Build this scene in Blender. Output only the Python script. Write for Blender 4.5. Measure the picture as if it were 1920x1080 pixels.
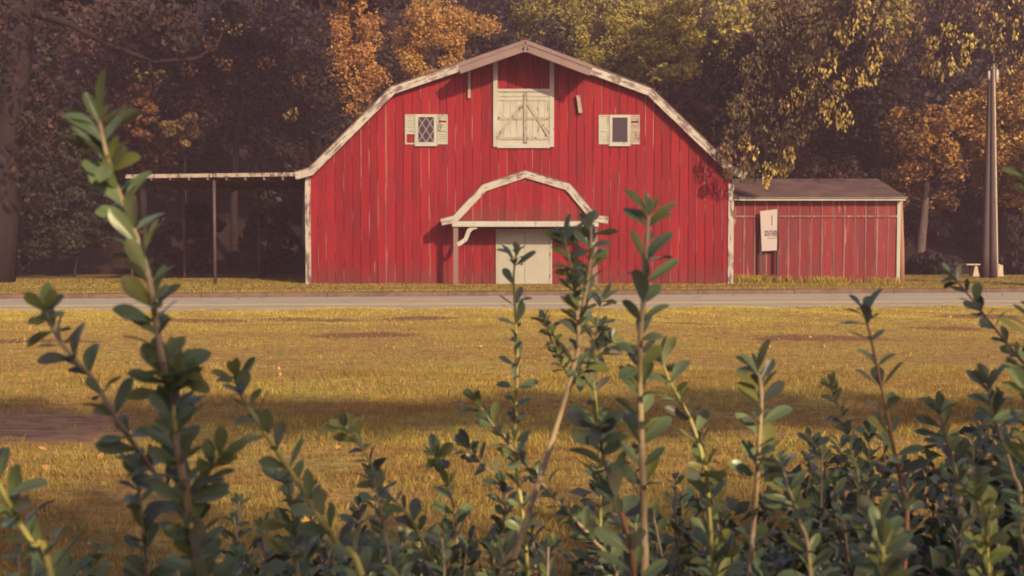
import bpy, math, random
import numpy as np
from mathutils import Vector, Matrix, Quaternion
random.seed(7); RS = np.random.RandomState(7)
S = bpy.context.scene
COL = S.collection
for o in list(bpy.data.objects): bpy.data.objects.remove(o)

# ------------------------------------------------------------ camera, sky, sun
F = 2000.0; TANP = 77.0/2000.0; CH = 1.6
PITCH = math.atan(TANP)
cam = bpy.data.cameras.new('camera'); camo = bpy.data.objects.new('camera', cam); COL.objects.link(camo)
cam.sensor_width = 36; cam.lens = 36*F/1920; cam.clip_end = 1500; cam.clip_start = 0.05
camo.location = (0, 0, CH); camo.rotation_euler = (math.pi/2-PITCH, 0, 0)
cam.dof.use_dof = True; cam.dof.focus_distance = 25; cam.dof.aperture_fstop = 9.5
S.camera = camo
SUN_EL = math.radians(24); SUN_AZ = math.radians(30)      # sun behind the camera, to the right
W = bpy.data.worlds.new('World'); S.world = W; W.use_nodes = True
nt = W.node_tree; bg = nt.nodes['Background']
sky = nt.nodes.new('ShaderNodeTexSky'); sky.sky_type = 'NISHITA'; sky.sun_disc = False
sky.sun_elevation = SUN_EL; sky.sun_rotation = math.pi - SUN_AZ
sky.dust_density = 2.0; sky.air_density = 1.0
tn = nt.nodes.new('ShaderNodeMix'); tn.data_type = 'RGBA'; tn.blend_type = 'MULTIPLY'; tn.inputs[0].default_value = 1
tn.inputs[7].default_value = (1.0, .84, .90, 1)      # warm evening cast of the whole sky
nt.links.new(sky.outputs[0], tn.inputs[6]); nt.links.new(tn.outputs[2], bg.inputs[0]); bg.inputs[1].default_value = 0.15
sl = bpy.data.lights.new('sun', 'SUN'); so = bpy.data.objects.new('sun', sl); COL.objects.link(so)
sl.energy = 5.0; sl.angle = math.radians(0.9); sl.color = (1.0, 0.78, 0.45)
SD = Vector((math.sin(SUN_AZ)*math.cos(SUN_EL), -math.cos(SUN_AZ)*math.cos(SUN_EL), math.sin(SUN_EL)))
so.rotation_euler = SD.to_track_quat('Z', 'Y').to_euler()
so.location = (20, -30, 30)
S.view_settings.view_transform = 'Standard'; S.view_settings.look = 'None'
S.view_settings.exposure = 0.25; S.view_settings.gamma = 1.0
S.render.engine = 'CYCLES'
S.cycles.filter_width = 1.9; S.cycles.max_bounces = 6; S.cycles.volume_bounces = 1
HAZE = 0.0012

# ------------------------------------------------------------ helpers
def at(px, py, Y):
    cx = (px-960)/F; cy = (540-py)/F
    d = Vector((cx, math.cos(PITCH)+cy*math.sin(PITCH), -math.sin(PITCH)+cy*math.cos(PITCH)))
    return Vector((0, 0, CH)) + d*(Y/d.y)
def XZ(px, py, Y):
    p = at(px, py, Y); return p.x, p.z
def link(o, parent=None):
    COL.objects.link(o)
    if parent is not None: o.parent = parent
    return o
def empty(name, loc=(0, 0, 0)):
    o = bpy.data.objects.new(name, None); o.location = loc; o.empty_display_size = .2
    return link(o)
def tag(o, label=None, cat=None, group=None, kind=None):
    if label: o['label'] = label
    if cat: o['category'] = cat
    if group: o['group'] = group
    if kind: o['kind'] = kind
    return o
class MB:
    def __init__(s): s.v = []; s.f = []; s.c = []
    def add(s, vs, fs):
        n = len(s.v); s.v += [tuple(v) for v in vs]; s.f += [tuple(i+n for i in f) for f in fs]; return s
    def box(s, x0, x1, y0, y1, z0, z1):
        return s.add([(x0,y0,z0),(x1,y0,z0),(x1,y1,z0),(x0,y1,z0),(x0,y0,z1),(x1,y0,z1),(x1,y1,z1),(x0,y1,z1)],
            [(0,3,2,1),(4,5,6,7),(0,1,5,4),(1,2,6,5),(2,3,7,6),(3,0,4,7)])
    def prism(s, poly, y0, y1):            # poly: (x,z) outline counter-clockwise seen from -y
        n = len(poly)
        vs = [(x, y0, z) for x, z in poly]+[(x, y1, z) for x, z in poly]
        fs = [tuple(range(n)), tuple(range(2*n-1, n-1, -1))]+[(i, i+n, (i+1) % n+n, (i+1) % n) for i in range(n)]
        return s.add(vs, fs)
    def bar(s, a, b, w, y0, y1):           # straight bar in the facade plane from (x,z) a to b
        a = Vector(a); b = Vector(b); d = (b-a).normalized(); n = Vector((-d.y, d.x))*w/2
        return s.prism([tuple(a-n), tuple(b-n), tuple(b+n), tuple(a+n)], y0, y1)
    def tube(s, pts, rad, n=8, cap=True):
        pts = [Vector(p) for p in pts]; rings = []
        up = Vector((0.13, 1, 0.2)).normalized()
        base = len(s.v)
        for i, p in enumerate(pts):
            t = (pts[min(i+1, len(pts)-1)]-pts[max(i-1, 0)]).normalized()
            a = t.cross(up)
            if a.length < 1e-3: a = t.cross(Vector((1, 0, 0)))
            a.normalize(); b = t.cross(a)
            for k in range(n):
                q = 2*math.pi*k/n
                s.v.append(tuple(p+(a*math.cos(q)+b*math.sin(q))*rad[i]))
        for i in range(len(pts)-1):
            for k in range(n):
                s.f.append((base+i*n+k, base+i*n+(k+1) % n, base+(i+1)*n+(k+1) % n, base+(i+1)*n+k))
        if cap:
            s.f.append(tuple(base+k for k in range(n-1, -1, -1))); s.f.append(tuple(base+(len(pts)-1)*n+k for k in range(n)))
        return s
    def mesh(s, name, m, smooth=False, origin=None):
        me = bpy.data.meshes.new(name)
        vs = s.v
        if origin is not None: vs = [(v[0]-origin[0], v[1]-origin[1], v[2]-origin[2]) for v in s.v]
        me.from_pydata(vs, [], s.f); me.materials.append(m)
        if smooth: me.polygons.foreach_set('use_smooth', [True]*len(me.polygons))
        me.update(); return me
    def build(s, name, m, parent=None, smooth=False, origin=None):
        me = s.mesh(name, m, smooth, origin)
        o = bpy.data.objects.new(name, me)
        if origin is not None: o.location = origin
        return link(o, parent)
def quads(name, V, m, cols=None, parent=None):     # V: (n,k,3) polygons
    n, k, _ = V.shape
    me = bpy.data.meshes.new(name)
    me.vertices.add(n*k); me.vertices.foreach_set('co', V.reshape(-1).astype(np.float32))
    me.loops.add(n*k); me.loops.foreach_set('vertex_index', np.arange(n*k, dtype=np.int32))
    me.polygons.add(n); me.polygons.foreach_set('loop_start', np.arange(0, n*k, k, dtype=np.int32))
    me.polygons.foreach_set('loop_total', np.full(n, k, dtype=np.int32))
    me.update(calc_edges=True)
    if cols is not None:
        a = me.color_attributes.new('tint', 'FLOAT_COLOR', 'POINT')
        c = np.ones((n, k, 4), np.float32); c[:, :, :3] = cols[:, None, :]
        a.data.foreach_set('color', c.reshape(-1))
    me.materials.append(m)
    return link(bpy.data.objects.new(name, me), parent)
def smooth01(a, b, x):
    t = np.clip((x-a)/(b-a), 0, 1); return t*t*(3-2*t)

# ------------------------------------------------------------ materials
class NB:
    def __init__(s, name, rough=.7, spec=.3):
        s.m = bpy.data.materials.new(name); s.m.use_nodes = True; s.t = s.m.node_tree
        s.b = s.t.nodes['Principled BSDF']; s.b.inputs['Roughness'].default_value = rough
        s.b.inputs['Specular IOR Level'].default_value = spec
    def n(s, ty, **k):
        x = s.t.nodes.new(ty)
        for a, b in k.items():
            if hasattr(x, a): setattr(x, a, b)
            else: x.inputs[a].default_value = b
        return x
    def l(s, a, b): s.t.links.new(a, b)
    def coord(s, scale, kind='Object', rnd=0):
        tc = s.n('ShaderNodeTexCoord'); mp = s.n('ShaderNodeMapping'); mp.inputs['Scale'].default_value = scale
        s.l(tc.outputs[kind], mp.inputs[0])
        if rnd:
            oi = s.n('ShaderNodeObjectInfo'); mu = s.n('ShaderNodeMath', operation='MULTIPLY'); mu.inputs[1].default_value = rnd
            s.l(oi.outputs['Random'], mu.inputs[0])
            cb = s.n('ShaderNodeCombineXYZ'); s.l(mu.outputs[0], cb.inputs[0]); s.l(mu.outputs[0], cb.inputs[2]); s.l(cb.outputs[0], mp.inputs['Location'])
        return mp.outputs[0]
    def noise(s, vec, scale=1, detail=4, rough=.6):
        x = s.n('ShaderNodeTexNoise'); x.inputs['Scale'].default_value = scale; x.inputs['Detail'].default_value = detail
        x.inputs['Roughness'].default_value = rough; s.l(vec, x.inputs['Vector']); return x.outputs['Fac']
    def ramp(s, fac, stops):
        r = s.n('ShaderNodeValToRGB'); e = r.color_ramp.elements
        while len(e) < len(stops): e.new(.5)
        for i, (p, c) in enumerate(stops):
            e[i].position = p; e[i].color = (c, c, c, 1) if not hasattr(c, '__len__') else (*c, 1)
        s.l(fac, r.inputs[0]); return r.outputs[0]
    def mix(s, fac, a, b, mode='MIX'):
        x = s.n('ShaderNodeMix', data_type='RGBA', blend_type=mode)
        for sock, v in ((x.inputs[0], fac), (x.inputs[6], a), (x.inputs[7], b)):
            if hasattr(v, 'links'): s.l(v, sock)
            elif sock == x.inputs[0]: sock.default_value = v
            else: sock.default_value = (*v, 1)
        return x.outputs[2]
    def math(s, op, a, b=None, c=None):
        x = s.n('ShaderNodeMath', operation=op)
        for i, v in enumerate((a, b, c)):
            if v is None: continue
            if hasattr(v, 'links'): s.l(v, x.inputs[i])
            else: x.inputs[i].default_value = v
        return x.outputs[0]
    def bump(s, h, strength=.3, dist=.01):
        x = s.n('ShaderNodeBump'); x.inputs['Strength'].default_value = strength; x.inputs['Distance'].default_value = dist
        s.l(h, x.inputs['Height']); s.l(x.outputs[0], s.b.inputs['Normal'])
    def col(s, c):
        if hasattr(c, 'links'): s.l(c, s.b.inputs['Base Color'])
        else: s.b.inputs['Base Color'].default_value = (*c, 1)
        return s

def paint_board(name, c1, c2, worn, wear=.5, edge=True, fine=1.0, halfw=.16, splash=False):
    k = NB(name, .65, .12)
    v = k.coord((9*fine, 9*fine, .55*fine), rnd=50); v2 = k.coord((1.3, 1.3, .5), rnd=50); v3 = k.coord((60, 60, 3), rnd=9)
    big = k.noise(v2, 1.4, 3)
    base = k.mix(k.ramp(big, [(.35, 0), (.7, 1)]), c1, c2)
    oi = k.n('ShaderNodeObjectInfo')
    br = k.math('MULTIPLY_ADD', oi.outputs['Random'], .34, .83)
    st = k.noise(k.coord((7, 7, .35), rnd=80), 1.3, 5, .6)
    base = k.mix(k.ramp(st, [(.48, 0), (.66, .5)]), base, (c2[0]*.42, c2[1]*.9, c2[2]*.9))
    fd = k.noise(k.coord((2.5, 2.5, .8), rnd=33), 1.1, 4)
    base = k.mix(k.ramp(fd, [(.55, 0), (.72, .16)]), base, (c1[0]*1.0, c1[1]*3., c1[2]*2.8))
    if splash:
        tz = k.n('ShaderNodeTexCoord'); sz_ = k.n('ShaderNodeSeparateXYZ'); k.l(tz.outputs['Object'], sz_.inputs[0])
        mz = k.math('MULTIPLY_ADD', k.noise(k.coord((4, 4, 1.2), rnd=12), 1.5, 4), -1.4, k.math('ADD', k.math('MULTIPLY', sz_.outputs[2], .9), .9))
        base = k.mix(k.ramp(mz, [(.25, .65), (.95, 0)]), base, (.12, .045, .04))
    hs = k.n('ShaderNodeHueSaturation'); k.l(br, hs.inputs['Value']); k.l(base, hs.inputs['Color']); base = hs.outputs[0]
    grain = k.noise(v3, 1, 3)
    base = k.mix(k.ramp(grain, [(.3, .0), (.75, .22)]), base, (c1[0]*.45, c1[1]*.5+.01, c1[2]*.5+.01))
    w = k.noise(v, 1, 5, .65)
    if edge:
        tc = k.n('ShaderNodeTexCoord'); sx = k.n('ShaderNodeSeparateXYZ'); k.l(tc.outputs['Object'], sx.inputs[0])
        ed = k.math('DIVIDE', k.math('ABSOLUTE', sx.outputs[0]), halfw)
        ed = k.ramp(ed, [(.80, 0), (.94, 1)])
        w = k.math('ADD', w, k.math('MULTIPLY', ed, .20))
    mask = k.ramp(w, [(.72-.2*wear, 0), (.75-.2*wear, 1)])
    k.col(k.mix(mask, base, worn))
    k.bump(k.math('ADD', grain, k.math('MULTIPLY', mask, -1.0)), .35, .004)
    return k.m
M = {}
M['red'] = paint_board('red_barn_paint', (.265, .010, .018), (.20, .014, .022), (.38, .17, .15), .12, splash=True)
M['red_shed'] = paint_board('weathered_red_paint', (.23, .022, .030), (.17, .040, .045), (.31, .15, .12), .52, fine=1.2, halfw=.2)
M['batten'] = paint_board('worn_batten_paint', (.24, .07, .07), (.26, .14, .12), (.34, .21, .18), .8, edge=False)
M['white'] = paint_board('peeling_white_paint', (.66, .62, .50), (.58, .53, .42), (.20, .15, .12), .62, edge=False, fine=1.4)
M['white_h'] = None
def peel(name, scale, c1, c2, worn, th):
    k = NB(name, .6, .25); v = k.coord(scale, rnd=30)
    n1 = k.noise(v, 1, 6, .68); n2 = k.noise(k.coord((1.5, 1.5, 1.5), rnd=9), 1, 3)
    m = k.ramp(k.math('MULTIPLY_ADD', k.noise(k.coord((.8, .8, .8), rnd=17), 1.5, 3), .5, k.math('SUBTRACT', n1, .25)), [(th, 0), (th+.05, 1)])
    b = k.mix(k.ramp(n2, [(.35, 0), (.7, 1)]), c1, c2)
    k.col(k.mix(m, b, worn)); k.bump(k.math('MULTIPLY', m, -1.0), .4, .004); return k.m
M['white_h'] = peel('peeling_white_rake', (1.6, 9, 11), (.43, .41, .355), (.34, .31, .27), (.15, .10, .10), .515)
M['white_v'] = peel('peeling_white_corner', (11, 9, 1.8), (.42, .40, .35), (.33, .30, .26), (.14, .09, .09), .52)
M['white_clean'] = peel('old_white_paint', (6, 6, 2), (.40, .40, .355), (.34, .33, .29), (.18, .13, .11), .63)
M['loft_panel'] = peel('faded_cream_panel', (7, 7, 1.3), (.40, .40, .34), (.31, .31, .26), (.17, .14, .10), .60)
M['loft_trim'] = peel('bare_weathered_trim', (8, 8, 4), (.36, .32, .27), (.27, .22, .18), (.11, .08, .07), .55)
M['hood'] = peel('brown_grey_hood_boards', (1.2, 6, 12), (.21, .145, .14), (.16, .11, .11), (.10, .065, .065), .62)
M['door'] = peel('cream_steel_door', (1, 1, 1), (.37, .36, .31), (.32, .31, .27), (.30, .26, .2), .80)
M['grey_wood'] = peel('greyed_post_wood', (20, 20, 2), (.22, .14, .13), (.17, .11, .10), (.08, .05, .05), .62)
M['dark_post'] = peel('dark_post_wood', (20, 20, 2), (.09, .06, .06), (.07, .045, .045), (.04, .03, .03), .62)
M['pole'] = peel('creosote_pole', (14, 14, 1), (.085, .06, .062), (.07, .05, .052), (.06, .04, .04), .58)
M['concrete'] = peel('pale_concrete', (9, 9, 9), (.52, .44, .34), (.42, .35, .27), (.3, .24, .2), .66)
M['dark'] = NB('dark_interior', .8, .1).col((.025, .015, .022)).m
M['metal'] = NB('dark_iron', .4, .5).col((.03, .025, .02)).m
k = NB('window_glass_and_shade', .08, .5); k.col((.03, .018, .026)); M['pane_dark'] = k.m  # dark sheet: glass behind the lattice, painted shade in the open right window
k = NB('lead_lattice', .5, .4); k.col((.34, .27, .27)); M['lead'] = k.m
k = NB('sign_white', .45, .3); k.col((.40, .34, .34)); M['sign'] = k.m
k = NB('sign_ink', .6, .2); k.col((.07, .04, .05)); M['ink'] = k.m
k = NB('porcelain', .25, .5); k.col((.42, .38, .38)); M['porcelain'] = k.m
def roofmat():
    k = NB('dark_shingles', .9, .1); v = k.coord((1, 1, 1))
    br = k.n('ShaderNodeTexBrick'); k.l(k.coord((1, 1, 1)), br.inputs['Vector']); br.inputs['Scale'].default_value = 2.2
    br.inputs['Color1'].default_value = (.085, .052, .056, 1); br.inputs['Color2'].default_value = (.125, .08, .08, 1); br.inputs['Mortar'].default_value = (.05, .03, .035, 1)
    n = k.noise(v, 1.1, 5)
    k.col(k.mix(k.ramp(n, [(.4, 0), (.65, .55)]), br.outputs[0], (.19, .12, .11))); return k.m
M['roof'] = roofmat()
def asphalt():
    k = NB('sunbleached_asphalt', .85, .2); v = k.coord((1, 1, 1))
    n = k.noise(v, 90, 2); n2 = k.noise(k.coord((.12, 1.6, 1)), 1.5, 6)
    c = k.mix(k.ramp(n2, [(.35, 0), (.65, 1)]), (.42, .365, .285), (.48, .42, .325))
    # dark longitudinal seams and cracks
    vo = k.n('ShaderNodeTexVoronoi', feature='DISTANCE_TO_EDGE'); vo.inputs['Scale'].default_value = .35; k.l(v, vo.inputs['Vector'])
    cr = k.ramp(vo.outputs['Distance'], [(0, .6), (.012, 0)])
    c = k.mix(cr, c, (.07, .055, .05)); k.col(k.mix(k.ramp(n, [(.3, .0), (.8, .3)]), c, (.12, .09, .08)))
    k.bump(n, .3, .004); return k.m
M['asphalt'] = asphalt()
def linem(name, c):
    k = NB(name, .6, .3); n = k.noise(k.coord((3, 14, 3)), 1.5, 6, .7)
    k.col(k.mix(k.ramp(n, [(.6, 0), (.78, .6)]), c, (.42, .34, .25))); return k.m
M['yellow'] = linem('yellow_road_paint', (.86, .68, .28)); M['lwhite'] = linem('white_road_paint', (.80, .70, .56))
def soil(name, c1, c2, c3, sc=.6):
    k = NB(name, .95, .05); v = k.coord((1, 1, 1))
    n = k.noise(v, sc, 6, .6); n2 = k.noise(k.coord((1, 1.6, 1)), 6, 8, .75); n3 = k.noise(k.coord((1, 3, 1)), 2.2, 4)
    c = k.mix(k.ramp(n, [(.38, 0), (.62, 1)]), c1, c2)
    c = k.mix(k.ramp(n2, [(.42, 0), (.6, .9)]), c, c3); c = k.mix(k.ramp(n3, [(.52, 0), (.66, .6)]), c, (c2[0]*.6, c2[1]*.5, c2[2]*.6))
    k.col(c); k.bump(n2, .6, .03); return k
k = soil('dry_lawn_soil', (.46, .36, .11), (.44, .27, .10), (.22, .13, .055))
# bare reddish earth in the wheel-worn patch and scraped spots near the road
tc = k.n('ShaderNodeTexCoord')
def spot(k, cx, cy, rx, ry, soft=.6):
    mp = k.n('ShaderNodeMapping'); k.l(tc.outputs['Object'], mp.inputs[0])
    mp.inputs['Scale'].default_value = (1/rx, 1/ry, 0); mp.inputs['Location'].default_value = (-cx/rx, -cy/ry, 0)
    ln = k.n('ShaderNodeVectorMath', operation='LENGTH'); k.l(mp.outputs[0], ln.inputs[0])
    n = k.noise(k.coord((1, 2, 1)), 1.6, 5)
    d = k.math('ADD', ln.outputs['Value'], k.math('MULTIPLY_ADD', n, 1.4, -.7))
    return k.ramp(d, [(.8, 1), (.8+soft, 0)])
BARE = [(-5.0, 9.3, 2.0, 1.1), (-4.3, 23.0, 1.2, .8), (-1.9, 23.2, 1.0, .7), (10.6, 23.6, 1.3, .9), (-6.9, 22.4, 1.5, .7), (3.6, 21.8, .9, .5), (-2.5, 18.6, 1.1, .5), (5.2, 18.0, 1.3, .6), (-8, 17.5, 1.4, .6), (1, 16.2, .8, .35), (8.2, 20.5, .9, .5)]
c = k.b.inputs['Base Color'].links[0].from_socket
for i, (a, b, r1, r2) in enumerate(BARE):
    sc_ = (.46, .28, .15) if i == 0 else (.22, .115, .07)
    if i == 0:
        sn = k.noise(k.coord((1, 2.5, 1)), 3.5, 7, .7)
        sc_ = k.mix(k.ramp(sn, [(.4, 0), (.62, 1)]), sc_, (.27, .145, .09))
    c = k.mix(spot(k, a, b, r1, r2), c, sc_)
k.col(c); M['lawn'] = k.m
M['verge'] = soil('verge_soil', (.30, .23, .06), (.22, .13, .055), (.11, .065, .04), 1).m
M['hill'] = soil('shaded_litter_ground', (.035, .022, .020), (.05, .03, .025), (.025, .016, .014)).m  # leaf litter, darkened to put the understorey's shade into its colour
k = NB('kerb_concrete', .85, .15); n = k.noise(k.coord((1, 1, 1), rnd=20), 2.5, 6, .7)
k.col(k.mix(k.ramp(n, [(.4, 0), (.62, 1)]), (.17, .11, .085), (.11, .07, .055))); k.bump(n, .4, .01); M['kerb'] = k.m
def foliage(name, trans=.25, rough=.6, spec=.25):
    k = NB(name, rough, spec)
    a = k.n('ShaderNodeAttribute', attribute_name='tint'); k.col(a.outputs['Color'])
    tr = k.n('ShaderNodeBsdfTranslucent'); k.l(a.outputs['Color'], tr.inputs[0])
    mx = k.n('ShaderNodeMixShader'); mx.inputs[0].default_value = trans
    k.l(k.b.outputs[0], mx.inputs[1]); k.l(tr.outputs[0], mx.inputs[2]); k.l(mx.outputs[0], k.t.nodes['Material Output'].inputs[0])
    return k.m
M['foliage'] = foliage('tree_foliage'); M['foliage_shrub'] = foliage('shrub_foliage', .15, .35, .5); M['grass'] = foliage('dry_grass', .3, .7, .15)
k = NB('tree_bark', .9, .1); n = k.noise(k.coord((6, 6, 1.2)), 2, 6, .7)
k.col(k.mix(k.ramp(n, [(.35, 0), (.65, 1)]), (.040, .026, .028), (.022, .015, .017))); k.bump(n, .8, .05); M['bark'] = k.m
k = NB('pale_bark', .9, .1); n = k.noise(k.coord((6, 6, 1.2)), 2, 6, .7)
k.col(k.mix(k.ramp(n, [(.35, 0), (.65, 1)]), (.14, .10, .10), (.07, .05, .05))); M['pale_bark'] = k.m
def leafmat(name, top, top2, under, rough=.33, trans=.14, midc=None):
    k = NB(name, rough, .5)
    oi = k.n('ShaderNodeObjectInfo'); v = k.coord((1, 1, 1), rnd=30); n = k.noise(v, 2.2, 3)
    c = k.mix(oi.outputs['Random'], top, top2)
    c = k.mix(k.ramp(n, [(.4, 0), (.7, .4)]), c, (top[0]*1.5, top[1]*1.25, top[2]))
    tcc = k.n('ShaderNodeTexCoord'); sx = k.n('ShaderNodeSeparateXYZ'); k.l(tcc.outputs['Object'], sx.inputs[0])
    mid = k.ramp(k.math('ABSOLUTE', sx.outputs[0]), [(.012, .75), (.03, 0)])
    c = k.mix(mid, c, midc or (.16, .19, .08))
    # side veins
    ve = k.math('ABSOLUTE', k.math('SINE', k.math('MULTIPLY', k.math('SUBTRACT', sx.outputs[1], k.math('MULTIPLY', k.math('ABSOLUTE', sx.outputs[0]), .7)), 34)))
    c = k.mix(k.ramp(ve, [(.0, .18), (.18, 0)]), c, midc or (.16, .19, .08))
    g = k.n('ShaderNodeNewGeometry'); c = k.mix(g.outputs['Backfacing'], c, under)
    k.col(c)
    tr = k.n('ShaderNodeBsdfTranslucent'); k.l(c, tr.inputs[0])
    mx = k.n('ShaderNodeMixShader'); mx.inputs[0].default_value = trans
    k.l(k.b.outputs[0], mx.inputs[1]); k.l(tr.outputs[0], mx.inputs[2]); k.l(mx.outputs[0], k.t.nodes['Material Output'].inputs[0])
    return k.m
M['leaf'] = leafmat('mature_shrub_leaf', (.17, .235, .125), (.22, .285, .14), (.33, .36, .21))
M['leaf_dark'] = leafmat('dusky_shrub_leaf', (.125, .135, .11), (.16, .175, .13), (.24, .24, .18))
M['leaf_young'] = leafmat('young_shrub_leaf', (.24, .29, .09), (.30, .30, .09), (.30, .34, .16), .45, .35, (.3, .3, .1))
k = NB('green_stem', .6, .3); n = k.noise(k.coord((1, 1, 1)), 30, 3)
k.col(k.mix(k.ramp(n, [(.3, 0), (.7, 1)]), (.58, .56, .16), (.60, .46, .20))); M['stem_green'] = k.m
k = NB('woody_stem', .75, .2); n = k.noise(k.coord((1, 1, 1)), 30, 4)
k.col(k.mix(k.ramp(n, [(.3, 0), (.7, 1)]), (.62, .46, .28), (.40, .28, .19))); k.bump(n, .4, .002); M['stem_wood'] = k.m
k = NB('red_stem', .7, .2); k.col((.34, .17, .12)); M['stem_red'] = k.m

# ------------------------------------------------------------ ground, road, kerb, hill
kerbY = lambda x: 34.98+.145*x
lawnY = lambda x: 27.3+.084*x
def gz_l(x, y): return .03+.025*np.sin(x*.7+1)*np.sin(y*.9)+.02*np.sin(x*1.9+y*1.3)
def gz_v(x, y):
    return .155+.065*smooth01(0, 3, y-kerbY(x))+np.where(y > 54, (y-54)*.42, 0)*1.0
def sheet(name, xs, ys, zf, m, yf=None, kind='structure'):
    X, T = np.meshgrid(xs, ys); Y = yf(X, T) if yf else T
    Z = zf(X, Y); n, mm = X.shape
    V = np.stack([X, Y, Z], -1).reshape(-1, 3)
    fs = [(i*mm+j, i*mm+j+1, (i+1)*mm+j+1, (i+1)*mm+j) for i in range(n-1) for j in range(mm-1)]
    me = bpy.data.meshes.new(name); me.from_pydata(V.tolist(), [], fs); me.materials.append(m)
    me.polygons.foreach_set('use_smooth', [True]*len(me.polygons))
    return tag(link(bpy.data.objects.new(name, me)), kind=kind)
def lawn_z(X, Y):
    e = lawnY(X)-Y
    return np.where(e < .02, -.06, np.minimum(gz_l(X, Y), .005+e*.2)+.012)
sheet('lawn', np.linspace(-45, 45, 181), np.concatenate([np.linspace(0, .62, 60), np.linspace(.63, 1, 160)]), lawn_z, M['lawn'], lambda X, T: -22+T*(lawnY(X)+22.0))
sheet('ground', np.linspace(-500, 500, 11), np.linspace(-500, 500, 11), lambda X, Y: X*0-.35, M['hill'])
sheet('road', np.linspace(-90, 90, 19), np.array([0, 1.]), lambda X, Y: X*0, M['asphalt'], lambda X, T: np.where(T == 0, lawnY(X)-.6, kerbY(X)+.05))
def stripe(name, x0, x1, yf, w, m, label):
    n = max(2, int((x1-x0)/3)+1); xs = np.linspace(x0, x1, n); v = []; f = []
    for x in xs: v += [(x, yf(x)-w/2, .004), (x, yf(x)+w/2, .004)]
    for i in range(n-1): f.append((2*i, 2*i+2, 2*i+3, 2*i+1))
    o = MB().add(v, f).build(name, m); tag(o, kind='structure'); return o
yl = lambda x: 30.1+.088*x
stripe('road_centre_line', -60, 60, lambda x: yl(x)-.20, .22, M['yellow'], '')
stripe('road_centre_line', -60, 60, lambda x: yl(x)+.20, .22, M['yellow'], '')
far = lambda x: 32.75+.1*x
for a, b in [(-18, -15), (-9.2, -6.2), (-3.4, -2.0), (5.9, 9.5), (12.2, 15.2)]:
    stripe('road_lane_dash', a, b, far, .16, M['lwhite'], '')
for a in np.arange(-18, 20, 2.85):
    stripe('road_lane_dash', a+.1, a+.85, lambda x: 28.15+.09*x, .16, M['lwhite'], '')
stripe('road_edge_line', -10, -4.6, lambda x: kerbY(x)-.9+.02*x, .09, M['lwhite'], '')
sheet('verge', np.linspace(-60, 60, 121), np.linspace(0, 1, 70)**1.6, gz_v, M['verge'], lambda X, T: kerbY(X)+.14+T*(54-kerbY(X)-.14))
sheet('hillside', np.linspace(-120, 120, 61), np.linspace(54, 190, 50), gz_v, M['hill'])
kr = tag(empty('kerb', (0, 34.98, 0)), kind='structure')
x = -38.0; i = 0
while x < 40:
    L = 3.75+random.uniform(-.5, .5)
    m = MB(); g = .02
    y0, y1 = kerbY(x), kerbY(x+L-g); t = random.uniform(-.008, .008)
    prof = [(0, -.1), (.015, .10), (.05, .145), (.19, .155), (.19, -.1)]
    v = [(x, y0+a, b+t) for a, b in prof]+[(x+L-g, y1+a, b+t) for a, b in prof]
    m.add(v, [(0, 1, 2, 3, 4)[::-1], (5, 6, 7, 8, 9)]+[(j, j+5, (j+1) % 5+5, (j+1) % 5)[::-1] for j in range(5)])
    o = m.build('kerb_stone', M['kerb'], kr, origin=(x, y0, 0)); o.location = (x, y0-34.98, 0)
    x += L

# ------------------------------------------------------------ barn
YB = 40.0; G = .22
P = lambda px, py, Y=YB: XZ(px, py, Y)
barn = tag(empty('barn', (0, YB, G)), 'large red gambrel barn with peeling white trim across the road', 'barn')
def part(mb, name, m, parent=None, smooth=False, origin=None, phi=0.):
    """builds in world coordinates, then parents keeping the place"""
    par = parent or barn
    if phi:
        cp_, sp_ = math.cos(phi), math.sin(phi); ox, oy, oz = origin
        mb.v = [(ox+(x-ox)*cp_+(z-oz)*sp_, y, oz-(x-ox)*sp_+(z-oz)*cp_) for x, y, z in mb.v]
    me = mb.mesh(name, m, smooth, origin)
    o = bpy.data.objects.new(name, me); COL.objects.link(o)
    if phi: o.rotation_euler.y = -phi
    o.parent = par
    loc = Vector(origin) if origin is not None else Vector((0, 0, 0))
    w = Vector((0, 0, 0)); q = par
    while q is not None: w += q.location; q = q.parent
    o.location = loc-w
    return o
xl, _ = P(580, 400); xr, _ = P(1370, 400)
prof_px = [(580, 319), (736, 166), (862, 120), (985, 80), (1110, 127), (1219, 170), (1370, 316)]
prof = [P(a, b+9) for a, b in prof_px]
def topz(x):
    for (x0, z0), (x1, z1) in zip(prof, prof[1:]):
        if x0 <= x <= x1: return z0+(z1-z0)*(x-x0)/(x1-x0)
    return prof[0][1]
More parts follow.
